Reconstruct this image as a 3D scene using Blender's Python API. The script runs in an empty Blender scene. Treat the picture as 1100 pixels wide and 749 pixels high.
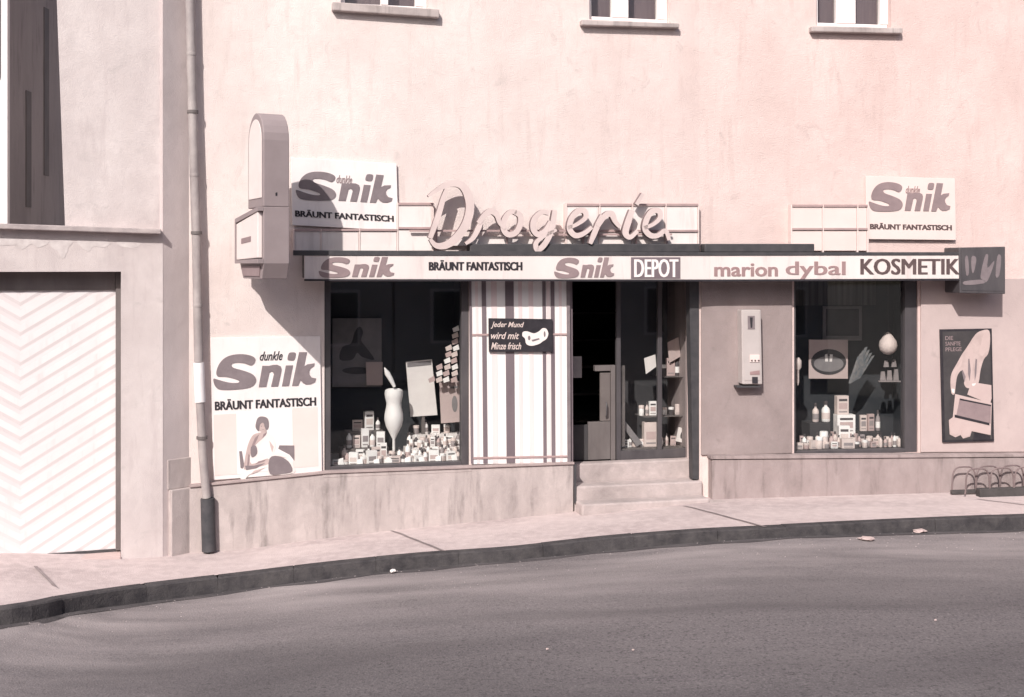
import bpy, bmesh, math, random
from mathutils import Vector, noise
random.seed(11)
SC = bpy.context.scene
COL = SC.collection
CAMH, FPX, CX, HY = 3.2, 1300.0, 550.0, 285.0

# ------------------------------------------------------------------ materials
def mat(name, c1, c2=None, rough=0.85, scale=3.0, stretch=(1, 1, 1), bump=0.0, bscale=60.0, grad=None, grain=None, dust=None,
        metallic=0.0, c3=None, s3=0.6, lo=0.35, hi=0.65, spec=0.3, streak=None, bump2=0.0):
    m = bpy.data.materials.new(name); m.use_nodes = True
    nt = m.node_tree; nd = nt.nodes; lk = nt.links
    b = nd['Principled BSDF']
    b.inputs['Roughness'].default_value = rough
    b.inputs['Metallic'].default_value = metallic
    b.inputs['Specular IOR Level'].default_value = spec
    b.inputs['Base Color'].default_value = (*c1, 1)
    tc = nd.new('ShaderNodeTexCoord')
    mp = nd.new('ShaderNodeMapping'); mp.inputs['Scale'].default_value = stretch
    lk.new(tc.outputs['Object'], mp.inputs['Vector'])
    cur = None
    def mixin(cur, colA, colB, sc, det, l, h, mapping=mp, dist=0.0):
        n = nd.new('ShaderNodeTexNoise'); n.inputs['Scale'].default_value = sc
        n.inputs['Detail'].default_value = det; n.inputs['Roughness'].default_value = 0.62
        n.inputs['Distortion'].default_value = dist
        lk.new(mapping.outputs['Vector'], n.inputs['Vector'])
        r = nd.new('ShaderNodeMapRange'); r.inputs['From Min'].default_value = l; r.inputs['From Max'].default_value = h
        lk.new(n.outputs['Fac'], r.inputs['Value'])
        mx = nd.new('ShaderNodeMix'); mx.data_type = 'RGBA'
        lk.new(r.outputs['Result'], mx.inputs['Factor'])
        if cur is None: mx.inputs['A'].default_value = (*colA, 1)
        else: lk.new(cur, mx.inputs['A'])
        mx.inputs['B'].default_value = (*colB, 1)
        return mx.outputs['Result']
    if c2: cur = mixin(None, c1, c2, scale, 7, lo, hi)
    if c3:
        cur = mixin(cur, c1, c3, s3, 9, 0.5, 0.78, dist=0.4)
    if streak:
        m2 = nd.new('ShaderNodeMapping'); m2.inputs['Scale'].default_value = (5.0, 5.0, 0.7)
        lk.new(tc.outputs['Object'], m2.inputs['Vector'])
        cur = mixin(cur, c1, streak, 1.6, 6, 0.54, 0.78, m2)
    if grain:
        m3 = nd.new('ShaderNodeMapping'); lk.new(tc.outputs['Object'], m3.inputs['Vector'])
        if dust:
            cur = mixin(cur, c1, grain, 48, 3, .48, .72, m3)
            cur = mixin(cur, c1, tuple(x * .35 for x in c1), 30, 4, .52, .74, m3)
            cur = mixin(cur, c1, tuple(x * .62 for x in c1), .35, 6, .42, .72, mp, .6)
        else:
            cur = mixin(cur, c1, grain, 9, 8, .42, .85, m3)
            cur = mixin(cur, c1, tuple(x * .72 for x in c1), 3.3, 10, .60, .80, m3, 1.2)
    if dust:    # dry dust lying along the kerb (mesh attribute: closeness to the kerb)
        at = nd.new('ShaderNodeAttribute'); at.attribute_name = 'dust'
        n = nd.new('ShaderNodeTexNoise'); n.inputs['Scale'].default_value = 1.4; n.inputs['Detail'].default_value = 8; lk.new(mp.outputs['Vector'], n.inputs['Vector'])
        ad = nd.new('ShaderNodeMath'); ad.operation = 'MULTIPLY_ADD'; lk.new(n.outputs['Fac'], ad.inputs[0]); ad.inputs[1].default_value = 2.4; ad.inputs[2].default_value = -.55
        mu = nd.new('ShaderNodeMath'); mu.operation = 'MULTIPLY'; mu.use_clamp = True; lk.new(ad.outputs[0], mu.inputs[0]); lk.new(at.outputs['Fac'], mu.inputs[1])
        mx = nd.new('ShaderNodeMix'); mx.data_type = 'RGBA'; lk.new(mu.outputs[0], mx.inputs['Factor']); lk.new(cur, mx.inputs['A']); mx.inputs['B'].default_value = (*dust, 1); cur = mx.outputs['Result']
    if grad:   # a slow multiply towards a darker, pinker tint along the front
        sx = nd.new('ShaderNodeSeparateXYZ'); lk.new(tc.outputs['Object'], sx.inputs[0])
        r = nd.new('ShaderNodeMapRange'); r.interpolation_type = 'SMOOTHSTEP'; r.inputs['From Min'].default_value = grad[0]; r.inputs['From Max'].default_value = grad[1]
        lk.new(sx.outputs['X'], r.inputs['Value'])
        mx = nd.new('ShaderNodeMix'); mx.data_type = 'RGBA'; mx.blend_type = 'MULTIPLY'; lk.new(r.outputs['Result'], mx.inputs['Factor'])
        lk.new(cur, mx.inputs['A']); mx.inputs['B'].default_value = (*grad[2], 1); cur = mx.outputs['Result']
    if cur: lk.new(cur, b.inputs['Base Color'])
    if bump:
        n = nd.new('ShaderNodeTexNoise'); n.inputs['Scale'].default_value = bscale; n.inputs['Detail'].default_value = 5
        lk.new(tc.outputs['Object'], n.inputs['Vector'])
        bp = nd.new('ShaderNodeBump'); bp.inputs['Strength'].default_value = bump; bp.inputs['Distance'].default_value = 0.01
        lk.new(n.outputs['Fac'], bp.inputs['Height'])
        if bump2:
            n2 = nd.new('ShaderNodeTexNoise'); n2.inputs['Scale'].default_value = 2.2; n2.inputs['Detail'].default_value = 4
            lk.new(tc.outputs['Object'], n2.inputs['Vector'])
            b2 = nd.new('ShaderNodeBump'); b2.inputs['Strength'].default_value = bump2; b2.inputs['Distance'].default_value = 0.05
            lk.new(n2.outputs['Fac'], b2.inputs['Height']); lk.new(bp.outputs['Normal'], b2.inputs['Normal'])
            lk.new(b2.outputs['Normal'], b.inputs['Normal'])
        else:
            lk.new(bp.outputs['Normal'], b.inputs['Normal'])
    return m

def glass_mat(name, tint=(0.97, 0.98, 0.98)):
    m = bpy.data.materials.new(name); m.use_nodes = True
    nt = m.node_tree; nd = nt.nodes; lk = nt.links
    nd.remove(nd['Principled BSDF'])
    out = nd['Material Output']
    tr = nd.new('ShaderNodeBsdfTransparent'); tr.inputs['Color'].default_value = (*tint, 1)
    gl = nd.new('ShaderNodeBsdfGlossy'); gl.inputs['Roughness'].default_value = 0.02
    fr = nd.new('ShaderNodeFresnel')
    ge = nd.new('ShaderNodeNewGeometry'); ir = nd.new('ShaderNodeMapRange')   # same reflectance from both sides of the thin pane
    ir.inputs['To Min'].default_value = 1.6; ir.inputs['To Max'].default_value = 1 / 1.6
    lk.new(ge.outputs['Backfacing'], ir.inputs['Value']); lk.new(ir.outputs['Result'], fr.inputs['IOR'])
    mx = nd.new('ShaderNodeMixShader')
    lk.new(fr.outputs['Fac'], mx.inputs['Fac']); lk.new(tr.outputs[0], mx.inputs[1]); lk.new(gl.outputs[0], mx.inputs[2])
    n = nd.new('ShaderNodeTexNoise'); n.inputs['Scale'].default_value = 1.2
    bp = nd.new('ShaderNodeBump'); bp.inputs['Strength'].default_value = 0.05; bp.inputs['Distance'].default_value = 0.01
    lk.new(n.outputs['Fac'], bp.inputs['Height']); lk.new(bp.outputs['Normal'], gl.inputs['Normal'])
    lk.new(mx.outputs[0], out.inputs['Surface'])
    return m

PLASTER = mat('plaster_upper', (.755, .66, .635), (.655, .56, .535), .92, 1.3, (1, 1, .8), .8, 80, c3=(.83, .75, .72), s3=.45, streak=(.60, .50, .475), bump2=.35, grad=(-1, 6.5, (.95, .85, .84)), grain=(.70, .60, .575))
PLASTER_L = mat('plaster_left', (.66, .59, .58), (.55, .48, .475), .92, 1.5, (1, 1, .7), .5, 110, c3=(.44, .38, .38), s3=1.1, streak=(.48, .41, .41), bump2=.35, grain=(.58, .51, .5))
PLASTER_D = mat('plaster_corner', (.60, .52, .515), (.50, .43, .425), .92, 1.6, (1, 1, .4), .4, 120, c3=(.42, .35, .35), s3=.8, bump2=.3)
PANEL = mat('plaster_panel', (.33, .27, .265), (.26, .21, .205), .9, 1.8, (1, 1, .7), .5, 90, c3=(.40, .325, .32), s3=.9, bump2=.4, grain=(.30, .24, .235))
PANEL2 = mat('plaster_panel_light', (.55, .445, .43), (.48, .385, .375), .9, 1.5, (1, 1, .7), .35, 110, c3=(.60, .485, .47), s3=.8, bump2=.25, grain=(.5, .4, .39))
PLINTH = mat('plinth_render', (.55, .475, .46), (.41, .35, .34), .9, 3.0, (1, 1, .5), .5, 90, c3=(.27, .23, .225), s3=1.9, streak=(.18, .155, .15), bump2=.45, grain=(.45, .385, .375))
PLINTH_R = mat('plinth_render_right', (.41, .335, .33), (.31, .25, .245), .9, 3.0, (1, 1, .5), .5, 90, c3=(.23, .185, .18), s3=1.9, streak=(.16, .128, .125), bump2=.45, grain=(.35, .28, .275))
CAPM = mat('plinth_cap', (.42, .34, .33), (.34, .27, .265), .9, 6, bump=.3)
PAVE = mat('pavement_asphalt', (.58, .485, .475), (.48, .395, .39), .93, 1.3, (.6, 1.3, 1), .6, 70, c3=(.40, .325, .325), s3=1.4, bump2=.15, grain=(.66, .56, .55))
ROAD = mat('road_asphalt', (.135, .12, .125), (.185, .164, .167), .9, .55, (.35, 1.5, 1), .9, 60, c3=(.085, .075, .086), s3=.55, grain=(.25, .22, .225), dust=(.36, .315, .315), bump2=.3)
GUTTER = mat('gutter_dirt', (.075, .066, .07), (.13, .115, .118), .95, 2.6, (.5, 1.2, 1), .8, 60, c3=(.05, .045, .048), s3=3.5)
KERB = mat('kerb_granite', (.042, .038, .042), (.075, .068, .071), .9, 5, (1, 1, 1), .8, 50, c3=(.03, .027, .03), s3=2.2, grain=(.10, .09, .09), bump2=.4)
JOINT = mat('joint_tar', (.30, .25, .25), (.22, .18, .18), .95, 6)
STEPM = mat('step_stone', (.54, .46, .45), (.45, .38, .37), .9, 3.5, (1, 1, 1), .5, 60, c3=(.27, .23, .225), s3=1.6, bump2=.4, grain=(.4, .34, .33))
GROUND = mat('far_ground', (.2, .18, .17), (.16, .15, .14), .95, .2)
WHITE = mat('white_enamel', (.86, .80, .79), (.82, .75, .74), .5, 3, spec=.4)
BOARD = mat('board_white', (.82, .755, .745), (.76, .69, .68), .55, 2.2, spec=.35, bump=.05, bscale=20, streak=(.68, .61, .60))
BOARD_R = mat('board_white_worn', (.77, .645, .615), (.72, .595, .565), .6, 2.0)
FASC = mat('fascia_enamel', (.76, .685, .665), (.70, .62, .60), .55, 2.5, (1, 1, .3), spec=.35, streak=(.58, .50, .49))
TILE = mat('lattice_enamel', (.80, .73, .71), (.74, .66, .64), .5, 3, spec=.4, streak=(.6, .52, .5))
RAILM = mat('rail_pinkish', (.46, .33, .32), (.38, .27, .27), .7, 5)
LOGO = mat('logo_grey', (.19, .155, .165), (.23, .19, .2), .7, 9)
LOGO_L = mat('logo_grey_light', (.255, .19, .197), (.30, .225, .23), .7, 9)
INK = mat('ink_black', (.025, .022, .027), (.04, .035, .042), .6, 12)
INK_S = mat('ink_soft', (.29, .19, .19), (.34, .23, .23), .7, 12)
INK_M = mat('ink_brown', (.09, .06, .062), (.13, .09, .09), .7, 12)
CASING = mat('sign_casing', (.31, .255, .26), (.27, .22, .225), .6, 2.5, spec=.3)
ACRYL = mat('sign_acrylic', (.80, .72, .70), (.75, .66, .64), .35, 3, spec=.5)
DARKM = mat('dark_metal', (.05, .048, .053), (.075, .07, .074), .55, 8, spec=.4)
SEAM = mat('dark_frame', (.065, .058, .064), (.095, .085, .09), .5, 5, (1, 1, .3), spec=.4)
GREYFR = mat('grey_frame', (.13, .112, .11), (.17, .148, .145), .6, 6, (1, 1, .3))
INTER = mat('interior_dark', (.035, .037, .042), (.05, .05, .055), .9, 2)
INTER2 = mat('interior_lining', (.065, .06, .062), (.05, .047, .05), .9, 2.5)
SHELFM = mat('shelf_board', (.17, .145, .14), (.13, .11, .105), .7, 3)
DCLOTH = mat('display_cloth', (.78, .72, .70), (.68, .61, .59), .9, 5, bump=.3, bscale=30)
SCRIPT = mat('script_enamel', (.67, .555, .535), (.60, .49, .475), .5, 5, spec=.5)
SCRIPT_S = mat('script_side', (.19, .14, .145), (.24, .18, .18), .6, 6)
STRW = mat('stripe_white', (.87, .83, .82), (.84, .79, .78), .5, 1.6, (3, 3, .2), spec=.4)
STRP = mat('stripe_pink', (.76, .62, .62), (.80, .68, .67), .5, 3, (3, 3, .2))
STRD = mat('stripe_dark', (.16, .125, .14), (.20, .16, .175), .55, 4, (1, 1, .3))
GLASS = glass_mat('shop_glass')
GLASS_U = glass_mat('upper_glass', (.8, .8, .8))
PIPE = mat('pipe_zinc', (.44, .39, .38), (.30, .26, .26), .6, 4, (1, 1, .6), .2, 30, c3=(.22, .19, .19), s3=2.2, spec=.4)
PIPEW = mat('pipe_white', (.88, .84, .84), (.8, .75, .75), .5, 8)
PIPEK = mat('pipe_tarred', (.05, .05, .056), (.085, .08, .086), .65, 7)
DOORW = mat('garage_paint', (.77, .725, .73), (.72, .67, .675), .5, 1.4, (1, 1, .5), spec=.4, streak=(.62, .57, .57))
DOORP = mat('garage_groove', (.66, .60, .605), (.70, .635, .64), .7, 3)
LEDGEM = mat('ledge_concrete', (.50, .43, .42), (.36, .31, .31), .85, 5, (1, 1, 1), .4, 50, c3=(.24, .2, .2), s3=2)
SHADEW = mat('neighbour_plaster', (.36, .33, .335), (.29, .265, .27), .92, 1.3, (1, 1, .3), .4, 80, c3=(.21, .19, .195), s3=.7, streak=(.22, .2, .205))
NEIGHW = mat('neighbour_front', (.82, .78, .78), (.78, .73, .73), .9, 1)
CURT = mat('curtain', (.40, .31, .32), (.33, .25, .265), .9, 4, (8, 8, .3))
PAPER = mat('paper', (.82, .76, .73), (.75, .68, .66), .8, 4)
PAPERP = mat('paper_pink', (.56, .44, .42), (.52, .40, .385), .8, 4)
PAPERG = mat('paper_grey', (.26, .235, .235), (.2, .18, .185), .8, 5)
PAPERD = mat('paper_dark', (.05, .045, .048), (.07, .063, .065), .8, 5)
SKINM = mat('print_skin', (.56, .44, .42), (.46, .355, .34), .8, 9)
BLUEF = mat('pale_blue_fan', (.10, .115, .13), (.22, .205, .20), .8, 14)
RACK = mat('rack_steel', (.16, .12, .12), (.22, .165, .165), .6, 6)
RACKB = mat('rack_base', (.055, .05, .05), (.09, .08, .08), .8, 6)
OPPO = mat('opposite_plaster', (.48, .44, .42), (.40, .37, .35), .9, .8, c3=(.32, .29, .27), s3=.4)
ROOFM = mat('roof_tiles', (.20, .11, .09), (.14, .08, .07), .85, 4, (1, 1, 4))
GMATS = [mat('goods_white', (.9, .86, .84), (.84, .79, .77), .6, 9), mat('goods_cream', (.72, .60, .56), (.66, .54, .51), .6, 9),
         mat('goods_grey', (.34, .29, .29), (.28, .24, .24), .6, 9), mat('goods_dark', (.08, .07, .075), (.12, .1, .1), .5, 9),
         mat('goods_rose', (.56, .42, .40), (.5, .37, .36), .6, 9)]

# ------------------------------------------------------------------ frames
class Fr:
    def __init__(s, p0, p1):
        s.p = Vector(p0); d = Vector(p1) - s.p; s.a = math.atan2(d.y, d.x)
        s.t = Vector((math.cos(s.a), math.sin(s.a))); s.i = Vector((-s.t.y, s.t.x))
    def at(s, px, py, w=0.0):
        d = Vector(((px - CX) / FPX, 1.0)); k = (s.p.dot(s.i) - w) / d.dot(s.i)
        return ((d * k - s.p).dot(s.t), CAMH - (py - HY) / FPX * k)
    def world(s, u, w, z):
        q = s.p + s.t * u - s.i * w
        return Vector((q.x, q.y, z))
def pd(px, D): return ((px - CX) * D / FPX, D)
K = 3243.6
FA = Fr(pd(203, K / 230), pd(751, K / 208))
FB = Fr(pd(751, K / 208), pd(1100, K / 199))
FG = Fr(pd(0, 13.30), pd(175, 13.85))
FW = Fr((0, 0), (1, 0))

# ------------------------------------------------------------------ mesh builder
BASE = {}
class MB:
    """collects geometry in a frame: coordinates are (u, w outward, z)"""
    def __init__(s, fr=FW): s.v = []; s.f = []; s.fr = fr; s.mi = []; s.cm = 0; s.smooth = False
    def add(s, vs, fs):
        n = len(s.v); s.v += [(a, -b, c) for a, b, c in vs]
        s.f += [tuple(i + n for i in f) for f in fs]; s.mi += [s.cm] * len(fs)
        return s
    def box(s, u0, u1, w0, w1, z0, z1):
        if u0 > u1: u0, u1 = u1, u0
        if w0 > w1: w0, w1 = w1, w0
        if z0 > z1: z0, z1 = z1, z0
        vs = [(u0, w0, z0), (u1, w0, z0), (u1, w1, z0), (u0, w1, z0), (u0, w0, z1), (u1, w0, z1), (u1, w1, z1), (u0, w1, z1)]
        return s.add(vs, [(0, 1, 2, 3), (4, 7, 6, 5), (0, 4, 5, 1), (1, 5, 6, 2), (2, 6, 7, 3), (3, 7, 4, 0)])
    def prism(s, poly, w0, w1, side=None):
        n = len(poly)
        vs = [(a, w1, b) for a, b in poly] + [(a, w0, b) for a, b in poly]
        s.add(vs, [tuple(range(n)), tuple(range(2 * n - 1, n - 1, -1))])
        c = s.cm
        if side is not None: s.cm = side
        s.add(vs, [(i, (i + 1) % n, n + (i + 1) % n, n + i) for i in range(n)])
        s.cm = c
        return s
    def hexa(s, pts):   # 8 points, bottom 4 then top 4
        return s.add(pts, [(0, 1, 2, 3), (4, 7, 6, 5), (0, 4, 5, 1), (1, 5, 6, 2), (2, 6, 7, 3), (3, 7, 4, 0)])
    def tube(s, pts, r, n=10, caps=True):
        pts = [Vector(p) for p in pts]; rs = r if isinstance(r, (list, tuple)) else [r] * len(pts)
        rings = []; up = None
        for i, p in enumerate(pts):
            t = (pts[min(i + 1, len(pts) - 1)] - pts[max(i - 1, 0)]).normalized()
            a = t.cross(Vector((0, 0, 1)))
            if a.length < .05: a = t.cross(Vector((0, 1, 0)))
            a.normalize()
            if up is not None and a.dot(up) < 0: a = -a
            up = a; b = t.cross(a).normalized()
            rings.append([p + (a * math.cos(q) + b * math.sin(q)) * rs[i] for q in [2 * math.pi * k / n for k in range(n)]])
        vs = [tuple(v) for ring in rings for v in ring]; fs = []
        for i in range(len(rings) - 1):
            for k in range(n):
                fs.append((i * n + k, i * n + (k + 1) % n, (i + 1) * n + (k + 1) % n, (i + 1) * n + k))
        if caps: fs += [tuple(range(n)), tuple(range((len(rings) - 1) * n, len(rings) * n))]
        return s.add(vs, fs)
    def lathe(s, u, w, z, prof, n=14):
        vs = []; fs = []
        for (r, h) in prof:
            for k in range(n):
                a = 2 * math.pi * k / n; vs.append((u + r * math.cos(a), w + r * math.sin(a), z + h))
        m = len(prof)
        for i in range(m - 1):
            for k in range(n): fs.append((i * n + k, i * n + (k + 1) % n, (i + 1) * n + (k + 1) % n, (i + 1) * n + k))
        fs += [tuple(range(n)), tuple(range((m - 1) * n, m * n))]
        return s.add(vs, fs)
    def text(s, body, mp, rect, w0, w1, bold=0.0, shear=0.0, mono=False):
        """text fitted in the unit rectangle rect=(s0,t0,s1,t1) of mapping mp"""
        c = bpy.data.curves.new('t', 'FONT'); c.body = body; c.offset = bold; c.shear = shear; c.resolution_u = 3
        o = bpy.data.objects.new('t', c); COL.objects.link(o)
        dg = bpy.context.evaluated_depsgraph_get(); me = bpy.data.meshes.new_from_object(o.evaluated_get(dg))
        xs = [v.co.x for v in me.vertices]; ys = [v.co.y for v in me.vertices]
        x0, x1, y0, y1 = min(xs), max(xs), min(ys), max(ys); s0, t0, s1, t1 = rect
        P = []
        for v in me.vertices:
            a = s0 + (v.co.x - x0) / (x1 - x0) * (s1 - s0); b = t1 - (v.co.y - y0) / (y1 - y0) * (t1 - t0)
            P.append(mp(a, b))
        n = len(P); faces = [tuple(p.vertices) for p in me.polygons]
        edges = {}
        for f in faces:
            for i in range(len(f)):
                e = (f[i], f[(i + 1) % len(f)]); edges[e] = 1
        side = [(a, b, b + n, a + n) for (a, b) in edges if (b, a) not in edges]
        s.add([(a, w1, b) for a, b in P] + [(a, w0, b) for a, b in P], faces + side)
        bpy.data.objects.remove(o); bpy.data.curves.remove(c); bpy.data.meshes.remove(me)
        return s
    def build(s, name, mats, parent=None, label=None, smooth=False, bevel=0.0, origin=None):
        if not isinstance(mats, (list, tuple)): mats = [mats]
        if parent is not None: bu, bw, bz = BASE[parent.name]
        elif origin is not None: bu, bw, bz = origin
        else:
            us = [v[0] for v in s.v]; ws = [-v[1] for v in s.v]; zs = [v[2] for v in s.v]
            bu, bw, bz = (min(us) + max(us)) / 2, (min(ws) + max(ws)) / 2, min(zs)
        me = bpy.data.meshes.new(name)
        me.from_pydata([(a - bu, b + bw, c - bz) for a, b, c in s.v], [], s.f)
        for m in mats: me.materials.append(m)
        for p, i in zip(me.polygons, s.mi): p.material_index = i; p.use_smooth = smooth
        bm = bmesh.new(); bm.from_mesh(me); bmesh.ops.remove_doubles(bm, verts=bm.verts, dist=1e-6)
        bmesh.ops.recalc_face_normals(bm, faces=bm.faces); bm.to_mesh(me); bm.free()
        o = bpy.data.objects.new(name, me); COL.objects.link(o)
        if parent is None:
            o.location = s.fr.world(bu, bw, bz); o.rotation_euler = (0, 0, s.fr.a)
        else: o.parent = parent
        BASE[o.name] = (bu, bw, bz)
        if label: o['label'] = label
        if bevel:
            md = o.modifiers.new('b', 'BEVEL'); md.width = bevel; md.segments = 2; md.limit_method = 'ANGLE'; md.angle_limit = .6
        if smooth:
            try: me.set_sharp_from_angle(angle=math.radians(40))
            except Exception: pass
        return o

def thing(name, label, cat, fr, u, w, z, group=None):
    o = bpy.data.objects.new(name, None); COL.objects.link(o); o.empty_display_size = .1
    o.location = fr.world(u, w, z); o.rotation_euler = (0, 0, fr.a)
    BASE[o.name] = (u, w, z); o['label'] = label; o['category'] = cat
    if group: o['group'] = group
    return o
def tag(o, label, cat, group=None):
    o['label'] = label; o['category'] = cat
    if group: o['group'] = group
    return o
def struct(o): o['kind'] = 'structure'; return o

def quad(fr, w, c):   # c: px corners TL, TR, BR, BL -> mapping (s,t) in [0,1]^2, t down
    P = [fr.at(x, y, w) for x, y in c]
    def mp(a, b):
        q = [(1 - a) * (1 - b), a * (1 - b), a * b, (1 - a) * b]
        return (sum(q[i] * P[i][0] for i in range(4)), sum(q[i] * P[i][1] for i in range(4)))
    return mp
def rectq(fr, w, x0, y0, x1, y1): return quad(fr, w, [(x0, y0), (x1, y0), (x1, y1), (x0, y1)])
UNIT = [(0, 0), (1, 0), (1, 1), (0, 1)]
def mpoly(mp, pts): return [mp(a, b) for a, b in pts]
def crom(pts, n=5, closed=True):
    out = []; m = len(pts)
    for i in range(m if closed else m - 1):
        p = [Vector(pts[(i + k) % m] if closed else pts[max(0, min(m - 1, i + k))]) for k in (-1, 0, 1, 2)]
        for j in range(n):
            t = j / n
            q = .5 * ((2 * p[1]) + (-p[0] + p[2]) * t + (2 * p[0] - 5 * p[1] + 4 * p[2] - p[3]) * t * t + (-p[0] + 3 * p[1] - 3 * p[2] + p[3]) * t ** 3)
            out.append(tuple(q))
    if not closed: out.append(tuple(pts[-1]))
    return out
def ellipse(cx, cy, rx, ry, n=28): return [(cx + rx * math.cos(2 * math.pi * k / n), cy + ry * math.sin(2 * math.pi * k / n)) for k in range(n)]

# the logo word, outlines in a 0..1 box
def nrm(pts): return [((x - 20) / 1035, (y - 148) / 345) for x, y in pts]
L_S = nrm(crom([(400, 172), (440, 200), (432, 240), (400, 265), (370, 258), (330, 243), (265, 235), (215, 240), (200, 258), (225, 285), (310, 310), (400, 345), (440, 385), (440, 430), (400, 470), (320, 487), (200, 493), (90, 488), (45, 465), (24, 425), (20, 382), (60, 390), (130, 412), (200, 427), (262, 428), (275, 412), (240, 393), (150, 368), (70, 362), (50, 340), (55, 295), (85, 235), (140, 185), (220, 158), (320, 155)], 3))
L_N = nrm([(510, 272), (580, 274), (620, 266), (660, 266), (695, 282), (704, 310), (700, 340), (665, 477), (595, 477), (625, 360), (618, 338), (600, 330), (580, 340), (545, 477), (470, 477)])
L_I = nrm([(748, 276), (820, 276), (775, 477), (705, 477)])
L_D = nrm(crom([(795, 150), (845, 152), (848, 180), (830, 225), (780, 225), (766, 215), (775, 170)], 3))
L_K = nrm([(885, 148), (965, 150), (932, 292), (970, 270), (1042, 262), (1036, 290), (1000, 312), (985, 340), (988, 372), (1010, 403), (1055, 413), (1044, 448), (1000, 468), (950, 470), (918, 452), (895, 425), (870, 478), (808, 478)])
def logo(mb, mp, rect, w0, w1):
    s0, t0, s1, t1 = rect
    for L in (L_S, L_N, L_I, L_D, L_K):
        mb.prism([mp(s0 + x * (s1 - s0), t0 + y * (t1 - t0)) for x, y in L], w0, w1)
    return mb

# ------------------------------------------------------------------ ground
PXN = [-400, -200, 0, 75, 150, 250, 350, 450, 550, 650, 750, 850, 950, 1100, 1300, 1500]
KT = {0: 655, 75: 642, 150: 631, 250: 619, 350: 607, 450: 597, 550: 590, 650: 579, 750: 571, 850: 566, 950: 561, 1100: 555}
KBm = {0: 672, 75: 658, 150: 648, 250: 635, 350: 622, 450: 611, 550: 602, 650: 592, 750: 583, 850: 577, 950: 573, 1100: 569}
WB = [(0, -.02), (130, -.12), (235, -.14), (400, 0.0), (610, .11), (757, .22), (1100, .21)]
def wbz(px):
    px = max(0, min(1100, px))
    for (a, za), (b, zb) in zip(WB, WB[1:]):
        if px <= b: return za + (zb - za) * (px - a) / (b - a)
def wallpt(px):   # plan point of the facade line
    if px < 175: f = FG
    elif px < 751: f = FA
    else: f = FB
    u, z = f.at(px, 500); q = f.world(u, 0, 0); return q.x, q.y
def kpt(px):
    c = max(0, min(1100, px)); z = wbz(c) - .03
    if c in KT: yt = KT[c]; yb = KBm[c]
    D = (CAMH - z) * FPX / (yt - HY); zb = CAMH - (yb - HY) * D / FPX
    return D, z, zb
kp = []
for px in PXN:
    if px < 0:
        D, z, zb = kpt(0); x0, y0 = pd(0, D); e = -px / FPX * 13
        kp.append((x0 - e, y0 - e * .48, z, zb))
    elif px > 1100:
        D, z, zb = kpt(1100); x0, y0 = pd(1100, D); e = (px - 1100) / FPX * 14.4
        kp.append((x0 + e, y0 + e * .12, z, zb))
    else:
        D, z, zb = kpt(px); x0, y0 = pd(px, D); kp.append((x0, y0, z, zb))
def spl(seq, n=6):
    return crom(seq, n, closed=False)
kps = spl(kp)
wl = []
for px, k in zip(PXN, kp):
    if px < 0: x, y = wallpt(0); e = -px / FPX * 13; wl.append((x - e, y - e * .33 , wbz(0)))
    elif px > 1100: x, y = wallpt(1100); e = (px - 1100) / FPX * 15; wl.append((x + e, y + e * .08, wbz(1100)))
    else: x, y = wallpt(px); wl.append((x, y, wbz(px)))
wls = []
for a, b in zip(wl, wl[1:]):
    for j in range(6): wls.append(tuple(a[i] + (b[i] - a[i]) * j / 6 for i in range(3)))
wls.append(wl[-1])
def strip(name, A, B, m, kind='structure', rows=4):
    mb = MB(); vs = []; n = len(A)
    for r in range(rows + 1):
        for a, b in zip(A, B):
            t = r / rows; vs.append((a[0] + (b[0] - a[0]) * t, -(a[1] + (b[1] - a[1]) * t), a[2] + (b[2] - a[2]) * t))
    fs = [(r * n + i, r * n + i + 1, (r + 1) * n + i + 1, (r + 1) * n + i) for r in range(rows) for i in range(n - 1)]
    mb.add(vs, fs); o = mb.build(name, m, smooth=True); o['kind'] = kind; return o
def toward(P, d, dz=0):   # shift towards the street
    out = []
    for i, p in enumerate(P):
        a = P[max(0, i - 1)]; b = P[min(len(P) - 1, i + 1)]; t = Vector((b[0] - a[0], b[1] - a[1])).normalized()
        out.append((p[0] + t.y * d, p[1] - t.x * d, p[2] + dz))
    return out
ktop = [(k[0], k[1], k[2]) for k in kps]; kbot = [(k[0], k[1], k[3]) for k in kps]
inner = toward(ktop, -.13)
behind = toward(wls, -.5)
strip('pavement', behind, inner, PAVE, rows=8)
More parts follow.
